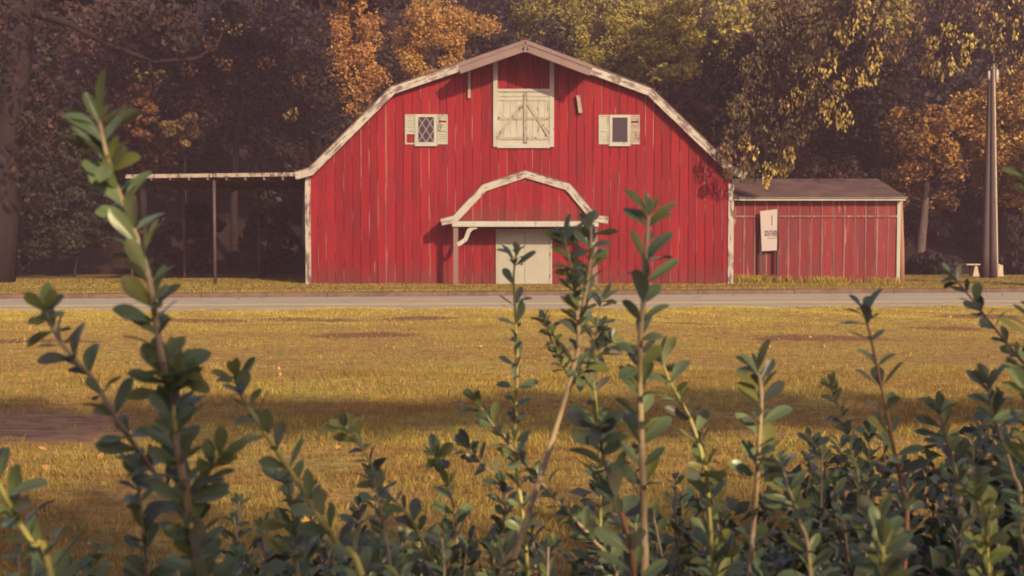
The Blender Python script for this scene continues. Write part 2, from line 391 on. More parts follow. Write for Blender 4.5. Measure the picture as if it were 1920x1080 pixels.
# backing wall and side/back walls (body)
body = MB(); poly = [(xl, G-.1)]+[(xr, G-.1)]+[(x, z-.02) for x, z in reversed(prof)]
body.prism(poly, YB, YB+20)
part(body, 'wall', M['dark'])
for a, b in ((xl-.04, xl-.002), (xr+.002, xr+.04)): part(MB().box(a, b, YB+.05, YB+20, G, prof[0][1]-.1), 'side_wall', M['red'], origin=(a, YB, G))
N = 49; bw = (xr-xl)/N
bnd = [xl+i*bw+(random.uniform(-.022, .022) if 0 < i < N else 0) for i in range(N+1)]
for i in range(N):
    x0 = bnd[i]+random.uniform(.002, .006); x1 = bnd[i+1]-random.uniform(.002, .006); cx = (x0+x1)/2
    dy = random.uniform(-.012, .008); zb = G-.02+random.uniform(-.02, .03)
    m = MB(); mids = [x for x, z in prof if x0 < x < x1]
    top = [(x, topz(x)) for x in [x1]+sorted(mids, reverse=True)+[x0]]
    # bevelled edge: board front slightly narrower than its back
    e = .009; zs = [zb]+[t[1] for t in top]
    fr = [(x0+e, zb), (x1-e, zb)]+[(min(max(x, x0+e), x1-e), z) for x, z in top]
    bk = [(x0, zb), (x1, zb)]+top
    n = len(fr); yf = YB-.034+dy; yb = YB-.003
    m.add([(x, yf, z) for x, z in fr]+[(x, yb, z) for x, z in bk], [tuple(range(n))]+[(j, j+n, (j+1) % n+n, (j+1) % n) for j in range(n)])
    part(m, 'siding_board', M['red'], origin=(cx, YB, G))
# roof slabs
def roofprof(pp, y0, y1, th, m, name, parent=None):
    r = MB()
    for (a, b) in zip(pp, pp[1:]):
        a = Vector(a); b = Vector(b); d = (b-a).normalized(); nn = Vector((-d.y, d.x))*th
        r.prism([tuple(a), tuple(b), tuple(b+nn), tuple(a+nn)], y0, y1)
    return part(r, name, m, parent)
outer = [P(a, b) for a, b in [(555, 325), (583, 317), (735, 166), (985, 80), (1219, 169), (1371, 315), (1398, 325)]]
roofprof(outer, YB-.30, YB+20.3, .06, M['roof'], 'roof')
# rake boards, 0.3 m deep fascia following the gambrel edge
def rake(seq, w, y0, y1, m, parent=None, name='rake_board', under=True, Y=YB, joints=1):
    pts = [Vector(P(a, b, Y)) for a, b in seq]
    nrm = []
    for i in range(len(pts)):
        d0 = (pts[i]-pts[i-1]).normalized() if i else None; d1 = (pts[i+1]-pts[i]).normalized() if i < len(pts)-1 else None
        d = ((d0 or d1)+(d1 or d0)).normalized(); c = d.dot(d1 or d0)
        nrm.append(Vector((d.y, -d.x))*w/max(c, .5))
    for i in range(len(pts)-1):
        a, b, na, nb = pts[i], pts[i+1], nrm[i], nrm[i+1]
        for k in range(joints):
            A = a.lerp(b, k/joints); B = a.lerp(b, (k+1)/joints-.0015); NA = na.lerp(nb, k/joints); NBv = na.lerp(nb, (k+1)/joints)
            jit = random.uniform(-.004, .004)
            part(MB().prism([tuple(A+NA), tuple(B+NBv), tuple(B), tuple(A)], y0+jit, y1), name, m, parent, origin=(A.x, y0, A.y), phi=math.atan2(B.y-A.y, B.x-A.x))
rake([(555, 325), (583, 317), (735, 166), (862, 123)], .27, YB-.36, YB-.30-.002, M['white_h'], joints=2)
rake([(1110, 129), (1219, 169), (1371, 315), (1398, 325)], .27, YB-.36, YB-.302, M['white_h'], joints=2)
# thin drip moulding on top of the rake
# hay hood: projecting peak
HY = YB-1.55
hs = [Vector(P(a, b, HY)) for a, b in [(858, 121), (985, 77), (1112, 125)]]
for a, b in zip(hs, hs[1:]):
    d = (b-a).normalized(); nn = Vector((-d.y, d.x))
    part(MB().prism([tuple(a-nn*.10), tuple(b-nn*.10), tuple(b), tuple(a)], HY+.04, YB+.2), 'hood_roof', M['hood'], origin=(a.x, HY, a.y), phi=math.atan2(b.y-a.y, b.x-a.x))
    part(MB().prism([tuple(a-nn*.34), tuple(b-nn*.34), tuple(b+nn*.0), tuple(a+nn*.0)], HY, HY+.035), 'hood_fascia', M['hood'], origin=(a.x, HY, a.y), phi=math.atan2(b.y-a.y, b.x-a.x))
    part(MB().prism([tuple(a-nn*.09), tuple(b-nn*.09), tuple(b+nn*.04), tuple(a+nn*.04)], HY-.03, HY-.004), 'hood_moulding', M['hood'], origin=(a.x, HY, a.y), phi=math.atan2(b.y-a.y, b.x-a.x))
a = Vector(P(985, 77, HY)); part(MB().prism([(a.x-.05, a.y-.40), (a.x+.05, a.y-.40), (a.x+.05, a.y+.0), (a.x, a.y+.03), (a.x-.05, a.y+.0)], HY-.012, HY+.034), 'ridge_cap', M['hood'], origin=(a.x, HY, a.y))
# corner boards
for a, b in ((573, 583), (1365, 1375)):
    x0, _ = P(a, 400); x1, _ = P(b, 400); z1 = P(a, 332 if a < 900 else 345)[1]
    part(MB().box(x0, x1, YB-.075, YB+.05, G-.05, z1), 'corner_board', M['white_v'], origin=(x0, YB, G))
# hanging bracket boards beside the loft
def hang(a, b, w, y0, y1, name='hood_brace'):
    A = P(*a); B = P(*b); part(MB().bar(A, B, w, y0, y1), name, M['loft_trim'], origin=(A[0], y0, A[1]))
hang((880, 128), (880, 185), .10, YB-.16, YB-.06)
hang((1083, 180), (1088, 213), .13, YB-.22, YB-.06)
# loft door frame and doors
fx0, fx1 = P(926, 0)[0], P(1038, 0)[0]
def vpart(name, a, b, w, d, m, parent, y=None):
    A = P(*a); B = P(*b); y = y if y is not None else YB
    return part(MB().bar(A, B, w, y-d, y-.036), name, m, parent, origin=(A[0], y, A[1]))
loft = part(MB().box(P(931, 0)[0], P(1034, 0)[0], YB-.06, YB-.036, P(0, 274)[1], P(0, 168)[1]), 'loft_door', M['loft_panel'], origin=(P(985, 0)[0], YB, P(0, 274)[1]))
for side, (a, b) in enumerate(((932, 981), (988, 1032))):
    n = 4
    for j in range(n):
        x0 = P(a+(b-a)*j/n, 0)[0]+.006; x1 = P(a+(b-a)*(j+1)/n, 0)[0]-.006
        part(MB().box(x0, x1, YB-.078-random.uniform(0, .005), YB-.061, P(0, 271)[1], P(0, 172)[1]), 'plank', M['loft_panel'], loft, origin=(x0, YB, P(0, 271)[1]))
def lp(name, a, b, w, d, m='loft_trim'): vpart(name, a, b, w, d, M[m], loft)
for a, b in ((932, 980), (988, 1032)):
    lp('rail', (a, 178), (b, 178), .14, .104, 'white_clean'); lp('rail', (a, 187), (b, 187), .09, .112, 'white_clean')
    lp('rail', (a, 222.5), (b, 222.5), .11, .108, 'loft_trim'); lp('rail', (a, 260), (b, 260), .10, .110, 'loft_trim')
    lp('rail', (a, 268), (b, 268), .16, .102, 'white_clean')
lp('brace', (934, 256), (979, 198), .13, .122); lp('brace', (988, 192), (1030, 256), .13, .122)
lp('meeting_stile', (984.5, 176), (984.5, 268), .10, .135); 
lp('stile', (934, 172), (934, 272), .10, .098, 'white_clean'); lp('stile', (1030, 172), (1030, 272), .10, .098, 'white_clean')
for a in (929, 1034.5):
    vpart('loft_post', (a, 276), (a, 117), .16, .13, M['white_clean'], barn)
vpart('loft_head', (932.5, 170), (1031, 170), .10, .128, M['white_clean'], barn)
vpart('loft_sill', (932.5, 275), (1031, 275), .12, .128, M['white_clean'], barn)
# windows with shutters
def window(xa, xb, ya, yb, g0, g1, h0, h1, lattice):
    A = P(g0, h1); B = P(g1, h0); y = YB-.036
    fr = MB(); t = .10
    fr.box(A[0]-t, B[0]+t, y-.07, y, B[1], B[1]+t); fr.box(A[0]-t, B[0]+t, y-.07, y, A[1]-t, A[1])
    fr.box(A[0]-t, A[0], y-.068, y, A[1]+.001, B[1]-.001); fr.box(B[0], B[0]+t, y-.068, y, A[1]+.001, B[1]-.001)
    w = part(fr, 'window', M['white_clean'], origin=(A[0], y, A[1]))
    part(MB().box(A[0]+.001, B[0]-.001, y-.018, y-.002, A[1]+.001, B[1]-.001), 'pane', M['pane_dark'], w, origin=(A[0], y, A[1]))
    sl = MB(); sl.box(A[0]-t-.03, B[0]+t+.03, y-.10, y-.001, A[1]-t-.05, A[1]-t-.002); part(sl, 'sill', M['white_clean'], w, origin=(A[0], y, A[1]))
    if lattice:
        W_, H_ = B[0]-A[0], B[1]-A[1]
        for s in (1, -1):
            for c in (-1, 0, 1, 2, 3):
                # diagonals with slope s: across a 2 x 4 diamond grid clipped to the opening
                pts = []
                for tt in np.linspace(0, 1, 60):
                    u = (c/2.0*1.0)+tt*2*.5*s*1.0 if s > 0 else (c/2.0)-tt*1.0
                    pts.append((u, tt*1.0))
                ins = [(u, v) for u, v in pts for u, v in [(u, v)] if 0 <= u <= 1]
                if len(ins) < 4: continue
                a = (A[0]+ins[0][0]*W_, A[1]+ins[0][1]*H_); b = (A[0]+ins[-1][0]*W_, A[1]+ins[-1][1]*H_)
                part(MB().bar(a, b, .022, y-.034-(.004 if s > 0 else 0), y-.022), 'lead_strip', M['lead'], w, origin=(a[0], y, a[1]))
    for k, (a, b) in enumerate(((xa, g0-5.2), (g1+5.2, xb))):
        x0 = P(a, 0)[0]; x1 = P(b, 0)[0]; z0 = P(0, yb)[1]; z1 = P(0, ya)[1]
        m = MB(); e = .05
        m.box(x0, x0+e, y-.05, y, z0, z1); m.box(x1-e, x1, y-.05, y, z0, z1)
        zm = z0+(z1-z0)*.46
        for za, zb in ((z0, z0+e), (zm-.03, zm+.03), (z1-e, z1)): m.box(x0+e+.001, x1-e-.001, y-.048, y, za, zb)
        nsl = 12; missing = {0, 1, 2, 3} if (lattice and k == 0) else ({9} if k else set())
        for j in range(nsl):
            if j in missing: continue
            zz = z0+e+(z1-z0-2*e)*(j+.5)/nsl
            if abs(zz-zm) < .05: continue
            h = (z1-z0)/nsl*.5
            m.add([(x0+e, y-.042, zz-h), (x1-e, y-.042, zz-h), (x1-e, y-.012, zz+h*.9), (x0+e, y-.012, zz+h*.9), (x0+e, y-.036, zz-h-.006), (x1-e, y-.036, zz-h-.006)],
                  [(0, 1, 2, 3), (0, 4, 5, 1)])
        part(m, 'shutter', M['loft_panel'] if (k == 0 or lattice) else M['loft_trim'], w, origin=(x0, y, z0))
window(759, 839, 215, 271, 784.5, 814, 220, 267, True)
window(1123, 1200, 216, 271, 1147.5, 1176, 221, 267, False)

# porch
PD = 1.25; YP = YB-PD
pp = lambda a, b: P(a, b, YP)
porch = part(MB(), 'porch', M['dark'], origin=(P(985, 0)[0], YP, G))
seq = [(826, 411), (850, 405), (905, 347), (985, 320), (1068, 345), (1118, 404), (1141, 407)]
o2 = [pp(a, b) for a, b in seq]
r = MB()
for a, b in zip(o2, o2[1:]):
    a = Vector(a); b = Vector(b); d = (b-a).normalized(); nn = Vector((-d.y, d.x))*.035
    r.prism([tuple(a), tuple(b), tuple(b+nn), tuple(a+nn)], YP-.06, YB-.04)
part(r, 'porch_roof', M['roof'], porch)
pts0 = prof
# white rake of the porch
def rake_y(seq, w, y0, y1, m, parent, Y):
    rake(seq, w, y0, y1, m, parent, 'rake_board', Y=Y)
rake_y(seq, .25, YP-.10, YP-.062, M['white_h'], porch, YP)
gp = [pp(a, b+6) for a, b in seq[1:-1]]
def gtop(x):
    for (x0, z0), (x1, z1) in zip(gp, gp[1:]):
        if x0 <= x <= x1: return z0+(z1-z0)*(x-x0)/(x1-x0)
    return gp[0][1]
gx0, gx1 = pp(853, 0)[0], pp(1115, 0)[0]; gb = pp(0, 417)[1]; n = 16
for j in range(n):
    x0 = gx0+(gx1-gx0)*j/n+.003; x1 = gx0+(gx1-gx0)*(j+1)/n-.003
    mids = [x for x, z in gp if x0 < x < x1]; top = [(x, max(gtop(x), gb+.01)) for x in [x1]+mids[::-1]+[x0]]
    part(MB().prism([(x0, gb), (x1, gb)]+top, YP-random.uniform(.0, .006), YP+.03), 'siding_board', M['red'], porch, origin=((x0+x1)/2, YP, gb))
A = pp(848, 425); B = pp(1122, 416)
part(MB().box(A[0], B[0], YP-.09, YP-.012, A[1], B[1]+.02), 'beam', M['white_clean'], porch, origin=(A[0], YP, A[1]))
part(MB().box(A[0], B[0], YP+.032, YP+.10, A[1]+.02, B[1]), 'beam', M['grey_wood'], porch, origin=(A[0], YP, A[1]))
for sx in (849, 1113):
    x0 = pp(sx, 0)[0]; x1 = pp(sx+9, 0)[0]
    part(MB().box(x0, x1, YP+.0, YP+.14, G-.1, A[1]-.002), 'post', M['grey_wood'], porch, origin=(x0, YP, G))
    part(MB().box(x0, x1, YP+.14, YB-.036, A[1]+.05, A[1]+.17), 'side_beam', M['grey_wood'], porch, origin=(x0, YP, A[1]))
# scroll brackets
for s, ox in ((1, 858), (-1, 1113)):
    cl = [(0, 459), (8, 454), (15, 449), (18, 441), (21, 433), (28, 427), (36, 425)]
    m = MB(); up = []; dn = []
    pts = [Vector(pp(ox+s*a, b)) for a, b in cl]
    for i, p in enumerate(pts):
        d = (pts[min(i+1, len(pts)-1)]-pts[max(i-1, 0)]).normalized(); nn = Vector((-d.y, d.x))*.075
        up.append(tuple(p+nn)); dn.append(tuple(p-nn))
    for i in range(len(pts)-1):
        q = [dn[i], dn[i+1], up[i+1], up[i]]
        m.prism(q if s > 0 else q[::-1], YP-.004, YP+.05)
    part(m, 'bracket', M['white_clean'], porch, origin=(pts[0].x, YP, pts[0].y))
# entrance double doors
yd = YB-.036
A = P(930, 537); B = P(1035, 430); t = .07
fr = MB(); fr.box(A[0], B[0], yd-.07, yd, B[1]-t, B[1]); fr.box(A[0], A[0]+t, yd-.068, yd, G-.03, B[1]-t-.001); fr.box(B[0]-t, B[0], yd-.068, yd, G-.03, B[1]-t-.001)
door = part(fr, 'door', M['white_clean'], origin=(A[0], yd, G))
xm = (A[0]+B[0])/2+.03
for x0, x1 in ((A[0]+t+.012, xm-.007), (xm+.007, B[0]-t-.014)):
    part(MB().box(x0, x1, yd-.045, yd-.002, G-.0, B[1]-t-.008), 'door_leaf', M['door'], door, origin=(x0, yd, G))
kz = P(0, 495)[1]
part(MB().tube([(xm-.1, yd-.045, kz), (xm-.1, yd-.07, kz), (xm-.1, yd-.10, kz), (xm-.1, yd-.12, kz)], [.03, .018, .035, .02], 10), 'door_knob', M['metal'], door, True, origin=(xm-.1, yd, kz))
for zz in (.25, 1.05, 1.85):
    part(MB().box(B[0]-t-.02, B[0]-t+.012, yd-.076, yd-.070, G+zz, G+zz+.1), 'hinge', M['metal'], door, origin=(B[0], yd, G+zz))

# small red hung sign tag right of the porch
cam_ = None

# ------------------------------------------------------------ lean-to canopy on the left of the barn
cp = tag(empty('open_shelter', (-11, YB, G)), 'low open shelter with thin white fascia left of the red barn', 'shelter')
a = XZ(236, 331, YB-.2); b = XZ(553, 327, YB-.2)
xs = np.linspace(a[0], b[0], 5)
for i in range(4):
    z0 = a[1]+(b[1]-a[1])*i/4; z1 = a[1]+(b[1]-a[1])*(i+1)/4
    part(MB().prism([(xs[i], z0-.07), (xs[i+1]-.01, z1-.07), (xs[i+1]-.01, z1+.07), (xs[i], z0+.07)], YB-.24, YB-.2), 'fascia_board', M['loft_trim'], cp, origin=(xs[i], YB-.2, z0))
part(MB().prism([(a[0], a[1]+.02), (b[0]+.6, b[1]+.02), (b[0]+.6, b[1]+.08), (a[0], a[1]+.08)], YB-.195, YB+9), 'roof', M['roof'], cp)
for px, y in ((402, YB), (225+12, YB+.5), (402, YB+7), (237, YB+7)):
    x0 = XZ(px, 400, YB)[0]
    part(MB().tube([(x0, y, G-.1), (x0, y, a[1])], [.065, .06], 8), 'post', M['dark_post'], cp, True, origin=(x0, y, G))
part(MB().box(a[0], b[0]+.4, YB+6.9, YB+7.05, a[1]-.15, a[1]-.001), 'beam', M['grey_wood'], cp)
for i in range(9):
    x0 = a[0]+(b[0]-a[0])*(i+.3)/9
    part(MB().box(x0, x0+.06, YB-.19, YB+8.8, a[1]-.13, a[1]+.015), 'rafter', M['grey_wood'], cp, origin=(x0, YB, a[1]))

# ------------------------------------------------------------ shed
YS = 41.0
shed = tag(empty('shed', (11.5, YS, G)), 'low weathered red shed with brown shingle roof joined to barn\'s right side', 'shed')
q = lambda px, py, Y=YS: XZ(px, py, Y)
sx0, sx1 = q(1376, 0)[0], q(1687, 0)[0]; sz = q(0, 376)[1]; ez = q(0, 371)[1]
part(MB().box(sx0, sx1, YS, YS+5.6, G-.1, sz+.05), 'wall', M['dark'], shed)
bx = [1376, 1398, 1418, 1440, 1461, 1482, 1503, 1525, 1545, 1567, 1587, 1608, 1627, 1649, 1670, 1687]
for a, b in zip(bx, bx[1:]):
    x0 = q(a, 0)[0]+.003; x1 = q(b, 0)[0]-.003
    part(MB().box(x0, x1, YS-.025-random.uniform(0, .006), YS-.002, G-.02+random.uniform(-.02, .05), sz), 'siding_board', M['red_shed'], shed, origin=((x0+x1)/2, YS, G))
for a in bx[1:-1]:
    x0 = q(a, 0)[0]; w = random.uniform(.028, .045); l = random.uniform(-.02, .02)
    part(MB().bar((x0+l, G+random.uniform(0, .1)), (x0, sz-.02-random.uniform(0, .15)), w, YS-.058, YS-.032), 'batten', M['batten'], shed, origin=(x0, YS, G))
za = q(0, 406)[1]
part(MB().box(sx0, q(1425, 0)[0], YS-.085, YS-.06, za-.035, za+.035), 'rail', M['batten'], shed, origin=(sx0, YS, za))
part(MB().box(q(1425, 0)[0]+.01, sx1, YS-.085, YS-.06, za-.03, za+.04), 'rail', M['batten'], shed, origin=(sx0, YS, za))
part(MB().box(sx1-.01, q(1693, 0)[0], YS-.09, YS+.1, G-.05, sz+.0), 'corner_board', M['white_clean'], shed, origin=(sx1, YS, G))
ex1 = q(1693, 0)[0]+.06
part(MB().box(sx0, ex1, YS-.42, YS-.38, q(0, 376, YS-.4)[1], q(0, 370, YS-.4)[1]), 'fascia_board', M['white_clean'], shed, origin=(sx0, YS, sz))
part(MB().box(sx0, ex1-.02, YS-.378, YS-.03, sz-.0, sz+.02), 'soffit', M['white_clean'], shed, origin=(sx0, YS, sz))
zr = q(0, 335, 43.9)[1]; ze = q(0, 371, YS-.4)[1]
rf = MB()
rf.add([(sx0, YS-.45, ze), (ex1+.05, YS-.45, ze), (ex1+.05, 43.9, zr), (sx0, 43.9, zr), (sx0, 47, ze), (ex1+.05, 47, ze),
        (sx0, YS-.45, ze-.03), (ex1+.05, YS-.45, ze-.03), (ex1+.05, 43.9, zr-.05), (sx0, 47, ze-.03), (ex1+.05, 47, ze-.03)],
       [(0, 1, 2, 3), (3, 2, 5, 4), (6, 7, 1, 0), (1, 7, 8, 2), (2, 8, 10, 5)])
part(rf, 'roof', M['roof'], shed)
# gable end infill on the right side
part(MB().add([(sx1, YS-.001, sz), (sx1, 46.6, sz), (sx1, 43.9, zr-.1)], [(0, 1, 2)]), 'gable', M['red_shed'], shed)

# sign standing in front of the shed
YG = 40.72
sg = tag(empty('sign', (9.6, YG, G)), 'white vertical sign on dark posts in front of the red shed', 'sign')
g = lambda px, py: XZ(px, py, YG)
c0 = [g(1428, 471), g(1460, 469), g(1458, 392), g(1425, 396)]
part(MB().prism(c0, YG-.03, YG+.03), 'sign_panel', M['sign'], sg, origin=(c0[0][0], YG, c0[0][1]))
x0 = g(1461, 0)[0]
part(MB().box(x0, x0+.07, YG-.03, YG+.09, G-.1, g(0, 392)[1]), 'post', M['metal'], sg, origin=(x0, YG, G))
x0 = g(1429, 0)[0]
part(MB().box(x0, x0+.08, YG+.032, YG+.11, G-.1, g(0, 400)[1]), 'post', M['metal'], sg, origin=(x0, YG, G))
part(MB().bar(g(1447, 423), g(1447, 404), .03, YG-.034, YG-.031), 'spire_mark', M['ink'], sg, origin=(g(1447, 0)[0], YG, g(0, 423)[1]))
def text(body, px, py, size, name, sx=1.0, parent=None, bold=0):
    cu = bpy.data.curves.new(name, 'FONT'); cu.body = body; cu.size = size; cu.extrude = .002; cu.align_x = 'CENTER'; cu.offset = bold
    t = bpy.data.objects.new(name, cu); COL.objects.link(t)
    dg = bpy.context.evaluated_depsgraph_get(); me = bpy.data.meshes.new_from_object(t.evaluated_get(dg)); bpy.data.objects.remove(t)
    me.materials.clear(); me.materials.append(M['ink'])
    o = bpy.data.objects.new(name, me); COL.objects.link(o); o.parent = parent
    x, z = g(px, py); w = parent.location
    o.location = (x-w.x, YG-.033-w.y, z-w.z); o.rotation_euler = (math.pi/2, 0, 0); o.scale = (sx, 1, 1)
    return o
text('SOUTHERN', 1446.5, 442.5, .29, 'sign_lettering', .36, sg, .008)
part(MB().bar(g(1439, 446.8), g(1457, 446.3), .03, YG-.034, YG-.031), 'sign_small_print', M['batten'], sg, origin=(g(1447, 0)[0], YG, g(0, 446)[1]))

# ------------------------------------------------------------ utility poles, bench
def pole(pb, pt, Y, r0, r1, label, extra):
    b = at(*pb, Y); b.z = .2; t = at(*pt, Y)
    p = tag(empty('utility_pole', b), label, 'utility pole')
    n = 8
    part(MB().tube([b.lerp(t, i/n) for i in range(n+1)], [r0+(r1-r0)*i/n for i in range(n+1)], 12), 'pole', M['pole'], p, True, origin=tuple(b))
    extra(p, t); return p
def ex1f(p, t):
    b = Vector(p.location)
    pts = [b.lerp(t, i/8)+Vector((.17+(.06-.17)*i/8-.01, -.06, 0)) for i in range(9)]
    part(MB().tube(pts, [.045]*8+[.03], 8), 'edge_strip', M['concrete'], p, True, origin=tuple(b))  # pale strip running up the right side of the pole
    part(MB().tube([t+Vector((0, -.02, .0)), t+Vector((0, -.02, .22))], [.05, .03], 8), 'pole_cap', M['grey_wood'], p, True, origin=tuple(t))
    h = t+Vector((.05, -.05, -.9))
    part(MB().box(h.x-.3, h.x+.12, h.y-.06, h.y-.02, h.z+.32, h.z+.38), 'bracket_arm', M['metal'], p, origin=tuple(h))
    part(MB().tube([h+Vector((.13, -.05, -.3)), h+Vector((.13, -.05, -.2)), h+Vector((.13, -.05, .25)), h+Vector((.13, -.05, .3))], [.04, .07, .07, .03], 8), 'insulator', M['porcelain'], p, True, origin=tuple(h))
def ex2f(p, t):
    part(MB().tube([t+Vector((-.08, -.05, -.1)), t+Vector((-.08, -.05, .0)), t+Vector((-.08, -.05, .25)), t+Vector((-.08, -.05, .32))], [.04, .07, .07, .03], 8), 'insulator', M['porcelain'], p, True, origin=tuple(t))
pa = pole((1862, 526), (1860, 104), 47, .17, .06, 'tall straight utility pole with a pale strip up its right edge', ex1f)
pb = pole((1846, 523), (1856, 146), 47.8, .20, .07, 'shorter leaning utility pole close behind the straight one', ex2f)
tb = tag(empty('picnic_table', (at(1846, 526, 50))), 'white slab bench on pale concrete legs behind the utility poles', 'bench')
zt = at(0, 494, 50).z; xA, xB = at(1816, 0, 50).x, at(1878, 0, 50).x
part(MB().box(xA, xB, 49.7, 50.3, zt-.07, zt-.02), 'slab', M['concrete'], tb, origin=(xA, 50, zt))
for a, b, c, d in ((1820, 1834, 1825, 1829), (1868, 1878, 1869, 1877)):
    X = [at(v, 500, 50).x for v in (a, b, d, c)]
    part(MB().prism([(X[0], G-.1), (X[1], G-.1), (X[2], zt-.072), (X[3], zt-.072)], 49.8, 50.2), 'leg', M['concrete'], tb, origin=(X[0], 50, G))
ins = at(1852, 137, 47.8)
w = MB(); e = Vector((-14, 62, 12.5)); w.tube([ins.lerp(e, t)+Vector((0, 0, -1.5*4*t*(1-t))) for t in np.linspace(0, 1, 16)], [.013]*16, 4)
tag(w.build('service_wire', M['metal']), 'thin overhead wire running left from the leaning pole', 'wire')
w = MB(); e = Vector((40, 45, 8.5)); w.tube([ins.lerp(e, t)+Vector((0, 0, -.8*4*t*(1-t))) for t in np.linspace(0, 1, 12)], [.013]*12, 4)
tag(w.build('service_wire', M['metal']), 'thin overhead wire running right from the leaning pole', 'wire')
# stump-like post behind the shed's right corner
x0, _ = XZ(1697, 0, 43)
pst = MB().tube([(x0, 43, G-.1), (x0, 43, G+1.2), (x0-.08, 43, G+3.4)], [.14, .11, .09], 8)
tag(pst.build('wooden_post', M['stem_red'], smooth=True), 'rusty red post beside the right end of the shed', 'post')

# ------------------------------------------------------------ foliage generators
def norm(v): return v/np.maximum(np.linalg.norm(v, axis=-1, keepdims=True), 1e-6)
def leaf_cloud(C, R, per, size, pal, rs, droop=0., aspect=.62, outward=.55, tint_var=.25, flat=.8):
    """C: blob centres (n,3), R radii (n,), per: leaves per blob -> (quads, colours)"""
    n = len(C); tot = n*per
    idx = np.repeat(np.arange(n), per)
    d = norm(rs.normal(size=(tot, 3))); r = R[idx]*(rs.uniform(.25, 1, tot)**.45)
    d2 = d*np.array([1, 1, flat]); p = C[idx]+d2*r[:, None]
    nr = norm(d*outward+rs.normal(size=(tot, 3))*.55+np.array([0, 0, .25]))
    u = norm(np.cross(nr, rs.normal(size=(tot, 3))))
    if droop: u = norm(u*(1-droop)+np.array([0, 0, -1])*droop); nr = norm(np.cross(u, rs.normal(size=(tot, 3))))
    v = np.cross(nr, u)
    L = size*rs.uniform(.45, 1.45, tot)[:, None]; Wd = L*aspect
    Q = np.stack([p-u*L*.5, p+v*Wd*.5-u*L*.05+nr*L*.1, p+u*L*.5, p-v*Wd*.5-u*L*.05-nr*L*.06], 1)
    pal = np.array(pal); bi = rs.randint(0, len(pal), n)
    li = np.where(rs.rand(tot) < .6, bi[idx], rs.randint(0, len(pal), tot))
    c = pal[li]*(1+rs.uniform(-tint_var, tint_var, tot))[:, None]
    return Q, np.clip(c, 0, 1)
ORANGE = [(.50, .26, .075), (.42, .20, .07), (.54, .31, .09), (.34, .16, .06)]
GOLD = [(.52, .31, .08), (.44, .26, .07), (.58, .38, .10), (.36, .19, .06)]
OLIVE = [(.34, .28, .07), (.26, .21, .07), (.40, .33, .07), (.20, .155, .06)]
YGREEN = [(.50, .42, .07), (.40, .33, .07), (.58, .48, .08), (.27, .22, .06)]
DUSK = [(.042, .024, .030), (.052, .028, .030), (.032, .024, .026), (.042, .034, .027)]  # this and the next two palettes carry the woods' shade in leaf colour
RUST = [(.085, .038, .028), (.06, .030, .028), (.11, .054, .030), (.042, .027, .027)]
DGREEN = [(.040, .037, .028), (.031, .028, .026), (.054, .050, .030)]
def tree(x, y, base, cz, rx, rz, pal, seed, label, n_blob=38, per=170, size=.30, blob=.30, tv=.16, trunk=.25, bark='bark', cat='tree', group=None, name='broadleaf_tree', ry=None, low=None, mix=None):
    rs = np.random.RandomState(seed); ry = ry or rx
    t = tag(empty(name, (x, y, base)), label, cat, group)
    d = norm(rs.normal(size=(n_blob, 3))); rr = rs.uniform(.35, 1, n_blob)**.55
    C = d*rr[:, None]*np.array([rx, ry, rz])*.82
    # a lumpy outline: push some boughs outward
    C *= (1+.18*np.sin(d[:, 0:1]*5+seed)+.12*np.cos(d[:, 2:3]*7+seed*2))
    R = blob*(rx+rz)/2*rs.uniform(.65, 1.25, n_blob)
    Cw = C+np.array([0, 0, cz-base])
    Q, c = leaf_cloud(Cw, R, int(per*1.9), size*.72, pal, rs, tint_var=tv)
    if mix:
        Q2, c2 = leaf_cloud(Cw[:n_blob//3], R[:n_blob//3], per, size, mix, rs); Q = np.concatenate([Q, Q2]); c = np.concatenate([c, c2])
    cr = quads('crown', Q, M['foliage'], c, t)
    m = MB(); H = cz-base+rz*.55; lean = rs.uniform(-.4, .4, 2)
    tp = [Vector((lean[0]*s*s+.12*math.sin(s*5+seed), lean[1]*s*s, -.3+(H+.3)*s)) for s in np.linspace(0, 1, 8)]
    m.tube(tp, [trunk*(1.35 if i == 0 else 1)*(1-.8*i/7) for i in range(8)], 9)
    m2 = m.build('trunk', M[bark], t, True)
    order = np.argsort(-R)[:12]
    for k_ in order:
        s = float(np.clip((Cw[k_][2]-rz*.35)/H, .25, .9)); st = Vector((lean[0]*s*s+.12*math.sin(s*5+seed), lean[1]*s*s, H*s)); en = Vector(Cw[k_])
        mid = st.lerp(en, .5)+Vector((0, 0, -.2+rs.uniform(-.3, .3)))
        MB().tube([st, mid, en], [trunk*.3, trunk*.2, trunk*.06], 6).build('limb', M[bark], t, True)
    return t
def hz(y): return float(gz_v(np.array(0.), np.array(float(y))))
